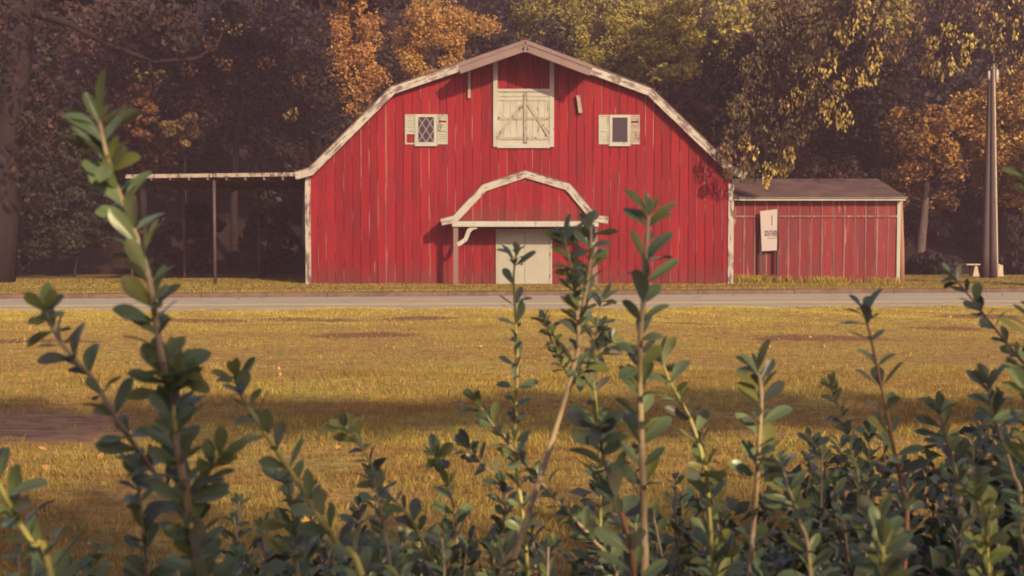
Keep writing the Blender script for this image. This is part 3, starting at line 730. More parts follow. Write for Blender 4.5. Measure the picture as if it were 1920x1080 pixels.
# forest on the hillside
HL = 'trees crowding the dark hillside behind the barn'
rs = np.random.RandomState(5)
i = 0
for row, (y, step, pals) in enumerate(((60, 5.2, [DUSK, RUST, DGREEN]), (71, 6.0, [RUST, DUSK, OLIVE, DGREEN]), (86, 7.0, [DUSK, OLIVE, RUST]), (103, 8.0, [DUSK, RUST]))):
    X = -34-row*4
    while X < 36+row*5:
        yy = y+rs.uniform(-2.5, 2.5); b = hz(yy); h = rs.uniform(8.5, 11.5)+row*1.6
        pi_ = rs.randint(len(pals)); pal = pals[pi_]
        if X < -8 and pal is OLIVE: pal = DUSK  # darker leaf colour stands in for shade over the left wood
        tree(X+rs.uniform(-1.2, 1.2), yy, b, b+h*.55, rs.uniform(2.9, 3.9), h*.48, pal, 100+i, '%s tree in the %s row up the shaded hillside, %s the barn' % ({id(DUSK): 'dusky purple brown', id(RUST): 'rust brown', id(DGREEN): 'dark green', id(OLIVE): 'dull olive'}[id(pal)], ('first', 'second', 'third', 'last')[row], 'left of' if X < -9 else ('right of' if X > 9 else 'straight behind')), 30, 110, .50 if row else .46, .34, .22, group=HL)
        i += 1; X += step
# named trees behind the barn
def ptree(px, py_c, Y, rx_px, rz_px, pal, seed, label, **k):
    c = at(px, py_c, Y); b = hz(Y) if Y > 40 else .2
    return tree(c.x, Y, b, c.z, rx_px/F*Y, rz_px/F*Y, pal, seed, label, **k)
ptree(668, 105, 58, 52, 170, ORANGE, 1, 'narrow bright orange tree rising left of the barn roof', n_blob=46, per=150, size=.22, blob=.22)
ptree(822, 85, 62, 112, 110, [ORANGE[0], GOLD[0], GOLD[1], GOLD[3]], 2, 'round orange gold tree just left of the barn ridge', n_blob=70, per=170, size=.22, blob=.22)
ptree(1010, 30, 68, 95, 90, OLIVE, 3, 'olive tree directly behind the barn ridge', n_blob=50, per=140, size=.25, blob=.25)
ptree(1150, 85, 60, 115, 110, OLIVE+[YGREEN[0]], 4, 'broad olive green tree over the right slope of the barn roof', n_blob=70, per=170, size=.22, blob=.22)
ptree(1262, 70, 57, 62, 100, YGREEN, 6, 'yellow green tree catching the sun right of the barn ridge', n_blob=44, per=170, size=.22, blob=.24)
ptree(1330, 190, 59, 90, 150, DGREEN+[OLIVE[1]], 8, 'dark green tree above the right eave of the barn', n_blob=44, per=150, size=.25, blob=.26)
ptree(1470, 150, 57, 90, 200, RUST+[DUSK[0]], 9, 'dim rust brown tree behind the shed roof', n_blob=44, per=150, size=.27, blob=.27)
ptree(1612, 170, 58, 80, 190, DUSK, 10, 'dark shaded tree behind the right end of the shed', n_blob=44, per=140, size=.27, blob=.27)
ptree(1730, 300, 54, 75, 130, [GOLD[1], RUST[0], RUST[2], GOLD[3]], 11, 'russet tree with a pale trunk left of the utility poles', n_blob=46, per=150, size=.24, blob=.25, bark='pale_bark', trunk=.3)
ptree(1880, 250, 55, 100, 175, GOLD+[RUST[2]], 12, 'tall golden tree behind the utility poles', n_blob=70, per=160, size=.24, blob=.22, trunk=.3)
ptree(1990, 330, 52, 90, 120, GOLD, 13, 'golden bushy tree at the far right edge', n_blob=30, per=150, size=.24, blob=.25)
# left side: big shaded trees
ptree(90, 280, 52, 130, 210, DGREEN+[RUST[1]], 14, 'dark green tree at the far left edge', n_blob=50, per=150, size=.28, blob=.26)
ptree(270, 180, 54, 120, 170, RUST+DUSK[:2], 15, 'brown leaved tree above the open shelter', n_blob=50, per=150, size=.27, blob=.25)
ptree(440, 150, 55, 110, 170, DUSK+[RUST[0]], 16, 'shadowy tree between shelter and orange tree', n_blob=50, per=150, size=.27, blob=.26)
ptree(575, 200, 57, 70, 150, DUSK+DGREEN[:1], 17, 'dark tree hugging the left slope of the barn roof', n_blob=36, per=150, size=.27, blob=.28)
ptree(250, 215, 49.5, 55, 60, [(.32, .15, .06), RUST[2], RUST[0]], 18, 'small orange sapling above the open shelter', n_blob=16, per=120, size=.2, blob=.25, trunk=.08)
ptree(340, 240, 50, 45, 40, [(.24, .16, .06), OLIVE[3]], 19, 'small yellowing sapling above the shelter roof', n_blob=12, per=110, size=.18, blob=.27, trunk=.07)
# understorey bushes seen through the shelter
for k_, (px, py, w_, h_, pal, lb) in enumerate(((375, 440, 42, 75, DGREEN, 'tall dark green bush behind the shelter post'), (500, 450, 60, 75, RUST, 'brown bush seen under the shelter near the barn'), (290, 470, 55, 65, RUST[:2]+DGREEN, 'low dusky bush under the left end of the shelter'), (140, 430, 90, 90, DGREEN, 'dark green bush left of the shelter'), (30, 420, 70, 110, DGREEN+DUSK, 'dark leafy bush at the far left roadside'), (1560, 330, 70, 60, RUST, 'brown bush peeking over the shed roof'), (1750, 490, 60, 25, DUSK, 'low shaded bush beyond the lawn right of shed'), (1900, 490, 60, 28, DUSK, 'low shaded bush beyond the utility poles'), (1640, 440, 60, 70, DUSK, 'dark bush against the right end of the shed roof'), (1730, 430, 60, 75, DUSK+RUST[:1], 'dark shaded bush around the pale tree trunk'), (1810, 440, 55, 65, DUSK, 'dark shaded bush left of the leaning pole'), (1890, 430, 55, 75, DUSK, 'tall dark bush behind the straight pole'))):
    Y = 49.5 if px < 600 else (57.5 if 425 < py < 445 else 53.5)
    ptree(px, py, Y, w_, h_, pal, 40+k_, lb, n_blob=24, per=120, size=.26, blob=.3, trunk=.07, cat='bush', name='bush')

# big shaded tree at the left with curved limb
lt = tag(empty('old_tree', (-18.2, 42, .2)), 'large dark trunked tree with a drooping limb at the left edge', 'tree')
loc = Vector((-18.2, 42, .2))
def rel(pts, o): return [Vector(p)-o for p in pts]
tr = [at(-10, 545, 42), at(2, 430, 42), at(12, 300, 42), at(25, 180, 42), at(38, 60, 42), at(50, -60, 42), at(65, -200, 42)]
MB().tube(rel(tr, loc), [.75, .62, .58, .54, .50, .45, .4], 14).build('trunk', M['bark'], lt, True)
lm = [at(48, 20, 42), at(130, 45, 41.5), at(200, 82, 41.2), at(290, 116, 41), at(370, 110, 41), at(410, 80, 41.2), at(425, 40, 41.3)]
MB().tube(rel(lm, loc), [.20, .13, .11, .09, .08, .05, .02], 8).build('limb', M['bark'], lt, True)
lm = [at(280, 116, 41), at(292, 160, 41), at(290, 190, 41)]
MB().tube(rel(lm, loc), [.05, .035, .015], 6).build('limb', M['bark'], lt, True)
lm = [at(340, 112, 41), at(365, 60, 41), at(375, 0, 41)]
MB().tube(rel(lm, loc), [.09, .06, .03], 6).build('limb', M['bark'], lt, True)
rs = np.random.RandomState(77)
cs = []; rr_ = []
for _ in range(110):
    px = rs.uniform(-200, 610); py = rs.uniform(-330, 90-.12*abs(px-200)) if _ % 3 else rs.uniform(60, 330); px = px if _ % 3 else rs.uniform(-120, 110); cs.append(at(px, py, rs.uniform(39.5, 45))-loc); rr_.append(rs.uniform(.6, 1.25))
Q, c = leaf_cloud(np.array([tuple(v) for v in cs]), np.array(rr_), 90, .24, DUSK+[RUST[1], DGREEN[0]], rs, droop=.3)
quads('crown', Q, M['foliage'], c, lt)
cs = np.stack([rs.uniform(-25, -5.5, 270), rs.uniform(41, 48, 270), rs.uniform(12.4, 22, 270)], 1)-np.array(loc)  # unseen crown added above the frame to shade the left woods
Q, c = leaf_cloud(cs, rs.uniform(1.0, 1.6, 270), 90, .38, DUSK, rs)
quads('shading_crown', Q, M['foliage'], c, lt)
cs = [at(px, py, 41.0)-loc for px, py in ((412, 45), (440, 55), (395, 80), (355, 130), (420, 120), (500, 120), (560, 150), (545, 215), (270, 140), (300, 145))]
Q, c = leaf_cloud(np.array([tuple(v) for v in cs]), np.array([.35]*10), 45, .12, [OLIVE[3], RUST[2], RUST[0], RUST[0]], rs, droop=.5)
quads('hanging_leaves', Q, M['foliage'], c, lt)

def catmull_(pts):
    return [pts[i].lerp(pts[i+1], j/6) for i in range(len(pts)-1) for j in range(6)]+[pts[-1]]
# hanging tree at the right (trunk off to the right)
rt = tag(empty('roadside_tree', (20.5, 37.5, .2)), 'overhanging tree with drooping sunlit yellow leaf clusters at upper right', 'tree')
loc = Vector((20.5, 37.5, .2))
tr = [Vector((20.5, 37.5, 0)), Vector((20.3, 37.4, 4)), Vector((20, 37.3, 8)), Vector((19.6, 37.2, 12)), Vector((19, 37, 16))]
MB().tube(rel(tr, loc), [.6, .45, .4, .34, .2], 14).build('trunk', M['bark'], rt, True)
limbs = [
 [(20.1, 37.3, 9), at(1900, -120, 37.2), at(1750, -60, 37), at(1610, -10, 37), at(1560, 40, 37), at(1525, 120, 37), at(1490, 210, 38.5)],
 [at(1640, -20, 37), at(1570, 10, 36.8), at(1500, 60, 37.8), at(1450, 150, 38.6), at(1430, 240, 38.9)],
 [at(1520, 130, 37), at(1560, 170, 37), at(1600, 200, 37)],
 [(20, 37.3, 8.5), at(1880, 20, 37), at(1800, 60, 36.8), at(1760, 100, 36.8)],
 [at(1950, 60, 36.9), at(1900, 85, 36.8), at(1860, 120, 36.6), at(1840, 150, 36.6)],
 [at(1690, -40, 37), at(1640, 30, 37), at(1620, 100, 37), at(1590, 150, 37)]]
for L in limbs:
    L = [Vector(p) for p in L]; n = len(L)
    MB().tube(rel(L, loc), [.09*(1-.85*i/(n-1)) for i in range(n)], 7).build('limb', M['bark'], rt, True)
rs = np.random.RandomState(31)
# clusters: (px, py, r_px, count, palette)
HG = [(.50, .37, .10), (.38, .25, .08), (.58, .44, .13), (.28, .18, .07)]; HD = [(.16, .12, .055), (.11, .085, .05), (.20, .12, .06), (.09, .065, .045)]  # sunlit and shaded leaves of one tree painted as two palettes
cl = []
for px, py, r in ((1600, 150, 26), (1628, 140, 22), (1575, 165, 20), (1560, 210, 28), (1580, 225, 20), (1553, 120, 20), (1530, 140, 24), (1645, 60, 26), (1640, 110, 20),
                  (1440, 320, 20), (1465, 320, 16), (1405, 290, 20), (1395, 270, 18), (1480, 290, 14), (1437, 345, 8), (1500, 180, 20), (1470, 200, 18),
                  (1770, 130, 26), (1740, 125, 20), (1800, 115, 24), (1815, 80, 18), (1745, 85, 18), (1780, 60, 22), (1715, 50, 22), (1850, 30, 26), (1880, 60, 30), (1860, 80, 22), (1900, 110, 30), (1905, 20, 30),
                  (1550, 205, 15), (1590, 60, 24), (1700, 10, 30), (1620, 20, 25)):
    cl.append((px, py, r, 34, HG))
for px, py, r in ((1480, 40, 50), (1530, 30, 45), (1450, 110, 45), (1400, 200, 40), (1440, 240, 45), (1500, 240, 35), (1380, 250, 30), (1360, 290, 22), (1420, 180, 40), (1490, 120, 45), (1400, 320, 26), (1460, 270, 30), (1560, 70, 40),
                  (1620, -10, 50), (1720, -10, 50), (1800, 0, 45), (1470, 310, 22), (1385, 200, 24), (1540, 170, 30), (1365, 325, 12), (1450, 60, 45), (1520, 100, 35), (1675, 90, 24), (1410, 130, 30)):
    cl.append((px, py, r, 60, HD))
Lv = []; Lc = []; twg = MB(); lpts = [p for L in limbs for p in catmull_([Vector(q_)-loc for q_ in L])]
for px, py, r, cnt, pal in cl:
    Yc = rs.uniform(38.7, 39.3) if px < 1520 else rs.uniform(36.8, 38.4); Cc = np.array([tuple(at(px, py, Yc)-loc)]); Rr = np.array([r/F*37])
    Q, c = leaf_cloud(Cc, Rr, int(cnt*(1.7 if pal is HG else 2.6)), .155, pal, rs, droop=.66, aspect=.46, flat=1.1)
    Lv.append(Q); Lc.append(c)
    c0 = Vector(Cc[0]); near_ = min(lpts, key=lambda p: (p-c0).length+max(0, c0.z-p.z)*3)
    md = near_.lerp(c0, .5)+Vector((rs.uniform(-.15, .15), 0, rs.uniform(.0, .25)))
    twg.tube([near_, md, c0], [.028, .018, .012], 5)
    for _ in range(5):
        e_ = c0+Vector(rs.normal(size=3))*r/F*37*.7; twg.tube([c0, c0.lerp(e_, .5)+Vector((0, 0, .04)), e_], [.010, .007, .004], 4)
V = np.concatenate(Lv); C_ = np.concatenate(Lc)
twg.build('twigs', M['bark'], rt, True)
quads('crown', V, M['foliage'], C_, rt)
# unseen upper crown, added dense outside the frame to shade the trees behind
cs = np.stack([rs.uniform(-8.5, 4, 200), rs.uniform(1.5, 9, 200), rs.uniform(12.2, 19, 200)], 1)
Q, c = leaf_cloud(cs, rs.uniform(.9, 1.5, 200), 90, .32, HD+HG[3:], rs, droop=.5)
quads('shading_crown', Q, M['foliage'], c, rt)

# ------------------------------------------------------------ unseen hedge and tree added behind the camera to shade shrub and lawn
hd = tag(empty('shade_cast_hedge', (7, -5, 0)), 'unseen tall hedge added behind the viewpoint to cast shade', 'hedge')
rs = np.random.RandomState(3)
cx = rs.uniform(-14, 16, 900); cz = rs.uniform(.3, 5.6, 900); cy = rs.uniform(-.9, .9, 900)
tp_ = 5.85+.35*np.sin(cx*1.3)+.28*np.sin(cx*3.1+1); cz = np.minimum(cz, tp_-.35)
Q, c = leaf_cloud(np.stack([cx, cy, cz], 1), np.full(900, .55), 70, .20, DGREEN, rs)
quads('foliage', Q, M['foliage'], c, hd)
mm = MB()
for xx in np.arange(-13, 16, 1.5): mm.tube([(xx, 0, -.05), (xx+.1, 0, 4.4)], [.07, .02], 6)
mm.build('stems', M['bark'], hd)
lb = tag(empty('lawn_shade_tree', (16.5, -5, 0)), 'unseen tree behind the viewpoint with a flat bough shaped to shade the lawn', 'tree')
MB().tube([(0, 0, -.1), (0, 0, 3), (-.2, 0, 6), (-.3, 0, 8.2)], [.35, .28, .2, .1], 10).build('trunk', M['bark'], lb, True)
MB().tube([(0, 0, 7), (-6, 0, 7.8), (-12, 0, 7.7), (-20, 0, 7.3)], [.2, .14, .1, .04], 8).build('limb', M['bark'], lb, True)
n = 240
xx = rs.uniform(-22, 3, n); zz = 7.75+.03*(xx+8)+rs.uniform(-.38, .38, n)
Q, c = leaf_cloud(np.stack([xx, rs.uniform(-.4, .4, n), zz], 1), np.full(n, .36), 90, .15, DGREEN, rs)
quads('crown', Q, M['foliage'], c, lb)

# ------------------------------------------------------------ grass
def blades(n, x, y, z, h, w, lean, cols, rs):
    a = rs.uniform(0, 2*np.pi, n); b = rs.uniform(0, 2*np.pi, n)
    P0 = np.stack([x, y, z], 1); wd = np.stack([np.cos(a), np.sin(a), a*0], 1)*w[:, None]
    ld = np.stack([np.cos(b), np.sin(b), b*0], 1)*(h*lean)[:, None]
    up = np.array([0, 0, 1.])*h[:, None]
    return np.stack([P0-wd, P0+wd, P0+up*.6+ld*.4+wd*.55, P0+up+ld], 1), cols
def vnoise(x, y, s, seed):
    r = np.random.RandomState(seed); o = 0
    for k_ in range(5):
        a = r.uniform(0, 6.28); f = s*(1.6**k_); o = o+np.sin(x*f*np.cos(a)+y*f*1.7*np.sin(a)+r.uniform(0, 6.28))/(1.3**k_)
    return o/3
rs = np.random.RandomState(9)
def lawn_grass(n, ya, yb, hmin, hmax, wd, name):
    y = ya+(yb-ya)*rs.rand(n)**.85; x = (rs.rand(n)*2-1)*(y*.52+.8)
    bare = np.zeros(n)
    for (a, b, r1, r2) in BARE: bare = np.maximum(bare, (1 if a < -4.8 and b < 12 else .8)*(1-smooth01(.55, 1.15, np.hypot((x-a)/r1, (y-b)/r2)+.45*vnoise(x, y, 2.4, 12))))
    dens = .62+.38*vnoise(x, y, .9, 1)
    pt = vnoise(x*.55, y*1.1, 1.9, 21)+.7*vnoise(x*.8, y*1.2, 6.5, 23); keep = (rs.rand(n) > bare*.93) & (rs.rand(n) < np.clip(dens+.2-1.1*np.clip(pt-.15, 0, 1), .06, 1)) & (y < lawnY(x)-.05)
    x, y = x[keep], y[keep]; n = len(x)
    cl_ = vnoise(x, y, 2.6, 2)
    h = (hmin+(hmax-hmin)*rs.rand(n)**1.5)*(1+.35*cl_); w = wd*rs.uniform(.6, 1.3, n)
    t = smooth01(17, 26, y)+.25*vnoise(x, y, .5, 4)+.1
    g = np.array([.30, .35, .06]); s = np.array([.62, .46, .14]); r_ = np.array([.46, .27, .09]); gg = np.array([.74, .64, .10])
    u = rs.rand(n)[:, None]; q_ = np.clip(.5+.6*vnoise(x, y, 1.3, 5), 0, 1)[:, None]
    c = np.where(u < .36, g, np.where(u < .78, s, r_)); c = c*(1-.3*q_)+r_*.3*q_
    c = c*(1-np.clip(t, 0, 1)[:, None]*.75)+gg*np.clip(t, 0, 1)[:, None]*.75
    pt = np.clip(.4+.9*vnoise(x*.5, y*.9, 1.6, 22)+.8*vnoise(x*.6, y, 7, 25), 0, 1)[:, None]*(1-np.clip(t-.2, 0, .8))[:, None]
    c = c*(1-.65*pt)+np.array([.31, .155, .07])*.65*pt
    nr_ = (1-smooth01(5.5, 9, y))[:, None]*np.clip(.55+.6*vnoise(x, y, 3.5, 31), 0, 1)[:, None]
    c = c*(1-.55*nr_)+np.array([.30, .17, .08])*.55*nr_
    c = c*rs.uniform(.7, 1.3, n)[:, None]
    Q, c = blades(n, x, y, gz_l(x, y)+.005, h, w, rs.uniform(.05, .55, n), c, rs)
    tag(quads(name, Q, M['grass'], c), 'short dry golden grass covering the near lawn', 'grass', kind='stuff')
lawn_grass(420000, 3.2, 13.5, .02, .07, .0017, 'lawn_grass')
lawn_grass(330000, 12.5, 28.5, .015, .05, .0036, 'lawn_grass')
# verge grass
n = 90000
x = rs.uniform(-30, 30, n); dd = rs.rand(n)**1.5*14; y = kerbY(x)+.22+dd
inb = (x > xl-.05) & (x < xr+.05) & (y > YB-.06); ins_ = (x > sx0-.1) & (x < sx1+.1) & (y > YS-.02) & (y < YS+5.7); por = (x > -1.7) & (x < 2.8) & (y > YB-1.0)
k_ = ~(inb | ins_ | por); x, y = x[k_], y[k_]; n = len(x)
h = rs.uniform(.015, .055, n)*(1+.6*vnoise(x, y, 2.2, 8))
near = (x > sx0) & (x < sx1) & (y > YS-.6) & (y < YS); h = np.where(near, h*rs.uniform(1, 5.5, n)*(.6+.5*np.abs(vnoise(x, y, 4, 3))), h)
h = np.where((y < kerbY(x)+.5), h*1.3, h)
pal = np.array([(.46, .39, .06), (.52, .40, .09), (.36, .23, .07), (.34, .30, .06)]); c = pal[rs.randint(0, 4, n)]*rs.uniform(.8, 1.2, n)[:, None]
Q, c = blades(n, x, y, gz_v(x, y)-.005, h, np.full(n, .010), rs.uniform(.1, .8, n), c, rs)
tag(quads('verge_grass', Q, M['grass'], c), 'rough yellow green grass along the kerb and buildings', 'grass', kind='stuff')
# tall weeds against the shed wall
n = 3500
x = rs.uniform(sx0, sx1, n); y = YS-.05-rs.rand(n)*.5; k_ = rs.rand(n) < np.clip(.5+.7*vnoise(x, y*0, 2.5, 4), .1, 1); x, y = x[k_], y[k_]; n = len(x)
h = rs.uniform(.12, .42, n)*(1.0-.045*(x-sx0))
Q, c = blades(n, x, y, np.full(n, .2), h, np.full(n, .009), rs.uniform(.1, .5, n), pal[rs.randint(0, 4, n)]*1.05, rs)
tag(quads('weeds', Q, M['grass'], c), 'tall yellow weeds growing against the shed wall', 'weeds', kind='stuff')
# fallen leaves
n = 420
y = 4+rs.rand(n)**.8*22; x = (rs.rand(n)*2-1)*y*.5; z = gz_l(x, y)+.03
Cc = np.stack([x, y, z], 1)
Q, c = leaf_cloud(Cc, np.full(n, .01), 1, .06, [(.55, .28, .10), (.62, .36, .16), (.38, .16, .07)], rs, outward=.1)
tag(quads('fallen_leaves', Q, M['foliage'], c), 'small orange leaves scattered over the lawn', 'fallen leaves', kind='stuff')
def big_leaf(px, py, sz, col, label):
    cx = (px-960)/F; p = at(px, py, 10); d = (p-Vector((0, 0, CH))); t = (CH-.07)/-d.z; p = Vector((0, 0, CH))+d*t
    pts = []; nn = 14
    for i in range(nn):
        a = 2*math.pi*i/nn; r = sz*(.5 if i % 2 else 1)*(1+.2*math.sin(i*2.3)); pts.append((r*math.cos(a), r*math.sin(a)*.8, .012*math.sin(i*1.7)+r*.25*abs(math.sin(a))))
    m = MB().add([(0, 0, 0)]+pts, [(0, i+1, (i+1) % nn+1) for i in range(nn)])
    k = NB('dry_leaf', .7, .2); k.col(col)
    o = m.build('fallen_leaf', k.m); o.location = p; o.rotation_euler = (math.radians(60), 0, .3)
    tag(o, label, 'leaf', 'single bright leaves on the lawn')
big_leaf(573, 975, .03, (.75, .42, .16), 'bright orange fallen leaf in the grass behind left shoots')
big_leaf(632, 838, .03, (.72, .40, .15), 'pale orange fallen leaf at the edge of the lawn shadow')

# ------------------------------------------------------------ foreground shrub
def leaf_mesh(name, m, curl, fold, tipw):
    """obovate leaf: base at origin, length 1 along +Y, upper side +Z"""
    st = [(0, .02), (.10, .055), (.25, .13), (.42, .205), (.6, .255), (.76, .25), (.88, .19), (.96, .105), (1.0, .02)]
    v = []; f = []
    for t, w in st:
        w *= tipw*.77; z = -curl*t*t*.45; y = t-.12*curl*t*t
        for s in (-1, -.5, 0, .5, 1):
            v.append((w*s, y, z+abs(s)*w*fold+(.012*math.sin(t*9+s*2) if abs(s) == 1 else 0)))
    for i in range(len(st)-1):
        for j in range(4): a = i*5+j; f.append((a, a+1, a+6, a+5))
    return MB().add(v, f).mesh(name, m, True)
LM = {}
for mn in ('leaf', 'leaf_dark', 'leaf_young'):
    LM[mn] = [leaf_mesh('leaf', M[mn], c_, f_, w_) for c_, f_, w_ in ((.1, .25, 1), (.45, .35, .95), (.8, .3, 1.05), (-.25, .4, .9), (.3, .15, 1.1))]
LMN = {}
for mn in ('leaf', 'leaf_dark', 'leaf_young'):
    LMN[mn] = [leaf_mesh('leaf', M[mn], c_, f_, w_) for c_, f_, w_ in ((.15, .35, .62), (.5, .35, .6))]
def place_leaf(par, base, d, up, L, mn, narrow=False, cnt=None):
    o = bpy.data.objects.new('leaf', random.choice((LMN if narrow else LM)[mn]))
    COL.objects.link(o); o.parent = par
    y = d.normalized(); x = y.cross(up)
    if x.length < 1e-3: x = y.cross(Vector((1, 0, 0)))
    x.normalize(); z = x.cross(y)
    Mx = Matrix((x, y, z)).transposed().to_4x4()*1.0
    Mx = Matrix.Translation(base) @ Mx @ Matrix.Diagonal((L*random.uniform(.85, 1.1), L, L, 1))
    o.matrix_basis = Mx
    if cnt is not None: cnt.append(o)
    return o
def catmull(pts, k=5):
    out = []
    for i in range(len(pts)-1):
        p0 = pts[max(i-1, 0)]; p1 = pts[i]; p2 = pts[i+1]; p3 = pts[min(i+2, len(pts)-1)]
        for j in range(k):
            t = j/k; out.append(.5*((2*p1)+(-p0+p2)*t+(2*p0-5*p1+4*p2-p3)*t*t+(-p0+3*p1-3*p2+p3)*t*t*t))
    out.append(pts[-1]); return out
def grow(par, org, pts, L, gap, r0, r1, stemm, young=.12, dark=.28, narrow=False, bare_from=None, stem_parent=True, tip=True, cnt=None, pairs=3, lsize_end=1.0):
    """pts: world points from the TIP down to the root; leaves in opposite pairs along it"""
    path = catmull([Vector(p) for p in pts], 5)
    n = len(path)
    rad = [r1+(r0-r1)*min(1, (i/(n-1))*1.2) for i in range(n)]
    smb = MB().tube([p-org for p in path], rad, 7)
    if stem_parent: smb.build('stem', M[stemm], par, True)
    # walk from the tip
    dist = 0; nxt = 0; ang = random.uniform(0, 3.14); k_ = 0; tot = 0
    for i in range(1, n):
        seg = (path[i]-path[i-1]).length; T = (path[i-1]-path[i]).normalized()
        while nxt <= dist+seg:
            p = path[i-1].lerp(path[i], (nxt-dist)/max(seg, 1e-6))
            if bare_from is not None and nxt > bare_from: break
            a = T.cross(Vector((0, 1, .1))).normalized(); b = T.cross(a)
            for s in ((0, math.pi) if pairs == 2 else (0, 2.1, 4.2)):
                if random.random() < .10 and k_ > 2: continue
                q_ = ang+s+random.uniform(-.35, .35)
                side = a*math.cos(q_)+b*math.sin(q_)
                el = .78 if k_ == 0 else (.62 if k_ == 1 else random.uniform(.38, .80))
                d = side*math.cos(el*1.3)+T*math.sin(el*1.3)
                d = (d+Vector((0, 0, random.uniform(-.12, .1)))).normalized()
                ll = L*(random.uniform(.62, 1.08))*(.75 if k_ == 0 else 1)*(1-(1-lsize_end)*min(1, nxt/.4))
                r_ = random.random(); mn = 'leaf_young' if r_ < (young*(3.2 if k_ < 2 else 1)) else ('leaf_dark' if r_ > 1-dark*.6 else 'leaf')
                upv = T*.8+Vector((0, random.uniform(-1.3, .3), .35))+Vector((random.uniform(-.5, .5), 0, 0))
                place_leaf(par, p-org, d, upv, ll, mn, narrow, cnt)
            k_ += 1; ang += math.pi/2+random.uniform(-.3, .3)
            nxt += gap*random.uniform(.8, 1.25)*(.4 if k_ < 3 else 1)
        dist += seg
    return smb
def shoot(px_pts, Y, Lpx, gap_px, wpx, stemm, label, young=.12, dark=.35, narrow=False, group=None, bare_px=None, root=None, yj=.03, lsize_end=1.0, join=None):
    random.seed(hash((px_pts[0], Lpx)) % 10007 if False else int(px_pts[0][0]*7+px_pts[0][1]*13))
    pts = [at(a, b, Y+(random.uniform(-yj, yj))) for a, b in px_pts]
    last = pts[-1]; d = (pts[-1]-pts[-2]).normalized()
    if join is not None:
        u = Y/F; r = wpx*u/2
        grow(join, join.location.copy(), pts, Lpx*u, gap_px*u*.56, r, r*.45, stemm, young, dark, narrow, bare_from=(bare_px or 999)*u)
        return join
    gx = root[0] if root else last.x+d.x*.35; gy = Y+.12
    pts += [last.lerp(Vector((gx, gy, 0)), .35)+Vector((d.x*.06, 0, 0)), Vector((gx, gy, 0.02))]
    org = Vector((gx, gy, 0))
    t = tag(empty('shrub_shoot', org), label, 'shrub')
    if group: t['group'] = group
    u = Y/F
    r = wpx*u/2
    vis = sum((at(*px_pts[i], Y)-at(*px_pts[i+1], Y)).length for i in range(len(px_pts)-1))
    grow(t, org, pts, Lpx*u, gap_px*u*.56, r, r*.45, stemm, young, dark, narrow, bare_from=(bare_px*u if bare_px else vis+.15), lsize_end=lsize_end)
    return t
A_ = shoot([(186, 225), (200, 290), (214, 335), (236, 395), (262, 462), (283, 540), (292, 600), (306, 680), (322, 750), (333, 840), (350, 930), (372, 1060), (385, 1110)], 1.12, 92, 46, 17, 'stem_wood', 'tallest leafy shoot at the left rising over the road', young=.24, dark=.3)
shoot([(82, 580), (92, 605), (120, 650), (170, 705), (200, 755), (235, 810), (285, 880), (330, 940), (360, 1010), (380, 1100)], 1.2, 74, 84, 13, 'stem_wood', 'slanting shoot at far left leaning in behind the tallest one', young=.1, dark=.45, root=(-.36, 0))
shoot([(440, 705), (455, 745), (490, 800), (522, 850), (562, 910), (602, 975), (640, 1030), (685, 1095)], 1.3, 64, 76, 14, 'stem_green', 'yellow green slanting shoot standing over the left lawn', young=.2, dark=.25)
shoot([(-15, 880), (10, 930), (30, 970), (62, 1020), (98, 1090)], 1.15, 85, 56, 15, 'stem_green', 'shoot cut by the bottom left corner of the photo', young=.1, dark=.4)
shoot([(648, 800), (668, 825), (692, 862), (716, 912), (765, 965), (800, 1030), (830, 1100)], 1.9, 50, 44, 8, 'stem_green', 'thin slanting shoot just right of the yellow green one', young=.2, dark=.3)
shoot([(818, 855), (830, 880), (842, 915), (852, 960), (856, 1020), (860, 1090)], 2.0, 50, 46, 7, 'stem_wood', 'short shoot with a leafy tuft left of the centre', young=.15)
shoot([(893, 752), (920, 790), (960, 840), (1000, 888), (1050, 945), (1110, 1010), (1160, 1090)], 1.9, 50, 42, 8, 'stem_wood', 'shoot slanting down right across the pale woody stem', dark=.5)
shoot([(876, 838), (905, 872), (935, 900), (948, 950), (940, 1010), (930, 1090)], 2.1, 44, 36, 9, 'stem_wood', 'dark leaved shoot bending below centre of the lawn shadow', dark=.6, young=.05)
shoot([(968, 475), (963, 520), (966, 590), (970, 670), (968, 740), (966, 800), (968, 880), (980, 960), (990, 1090)], 1.95, 50, 74, 8, 'stem_green', 'slim upright shoot standing in front of the barn door', dark=.5, young=.08)
J = shoot([(1107, 420), (1108, 450), (1104, 510), (1092, 580), (1085, 650), (1068, 715), (1048, 785), (1018, 880), (985, 980), (960, 1060), (950, 1100)], 1.7, 56, 44, 13, 'stem_wood', 'leafy shoot right of the barn door on a pale bent stem', dark=.4, young=.1, bare_px=330)
shoot([(1058, 445), (1070, 495), (1078, 550), (1084, 610), (1084, 650)], 1.69, 54, 40, 8, 'stem_wood', 'short blurred twig left of the shoot beside the barn door', dark=.4, young=.15, join=J, bare_px=230)
shoot([(1022, 600), (1038, 640), (1052, 680), (1068, 710), (1066, 730)], 1.75, 34, 24, 6, 'stem_green', 'small twig with tiny leaves left of the pale bent stem', join=J, bare_px=150)
shoot([(1145, 640), (1120, 665), (1098, 690), (1075, 715), (1066, 740)], 1.74, 44, 28, 6, 'stem_green', 'small twig forking right from the pale bent stem', join=J, bare_px=130)
shoot([(1128, 560), (1118, 620), (1112, 690), (1118, 760), (1122, 820), (1125, 900)], 2.1, 44, 36, 7, 'stem_green', 'thin pale stemmed shoot close behind the pale bent stem', dark=.5)
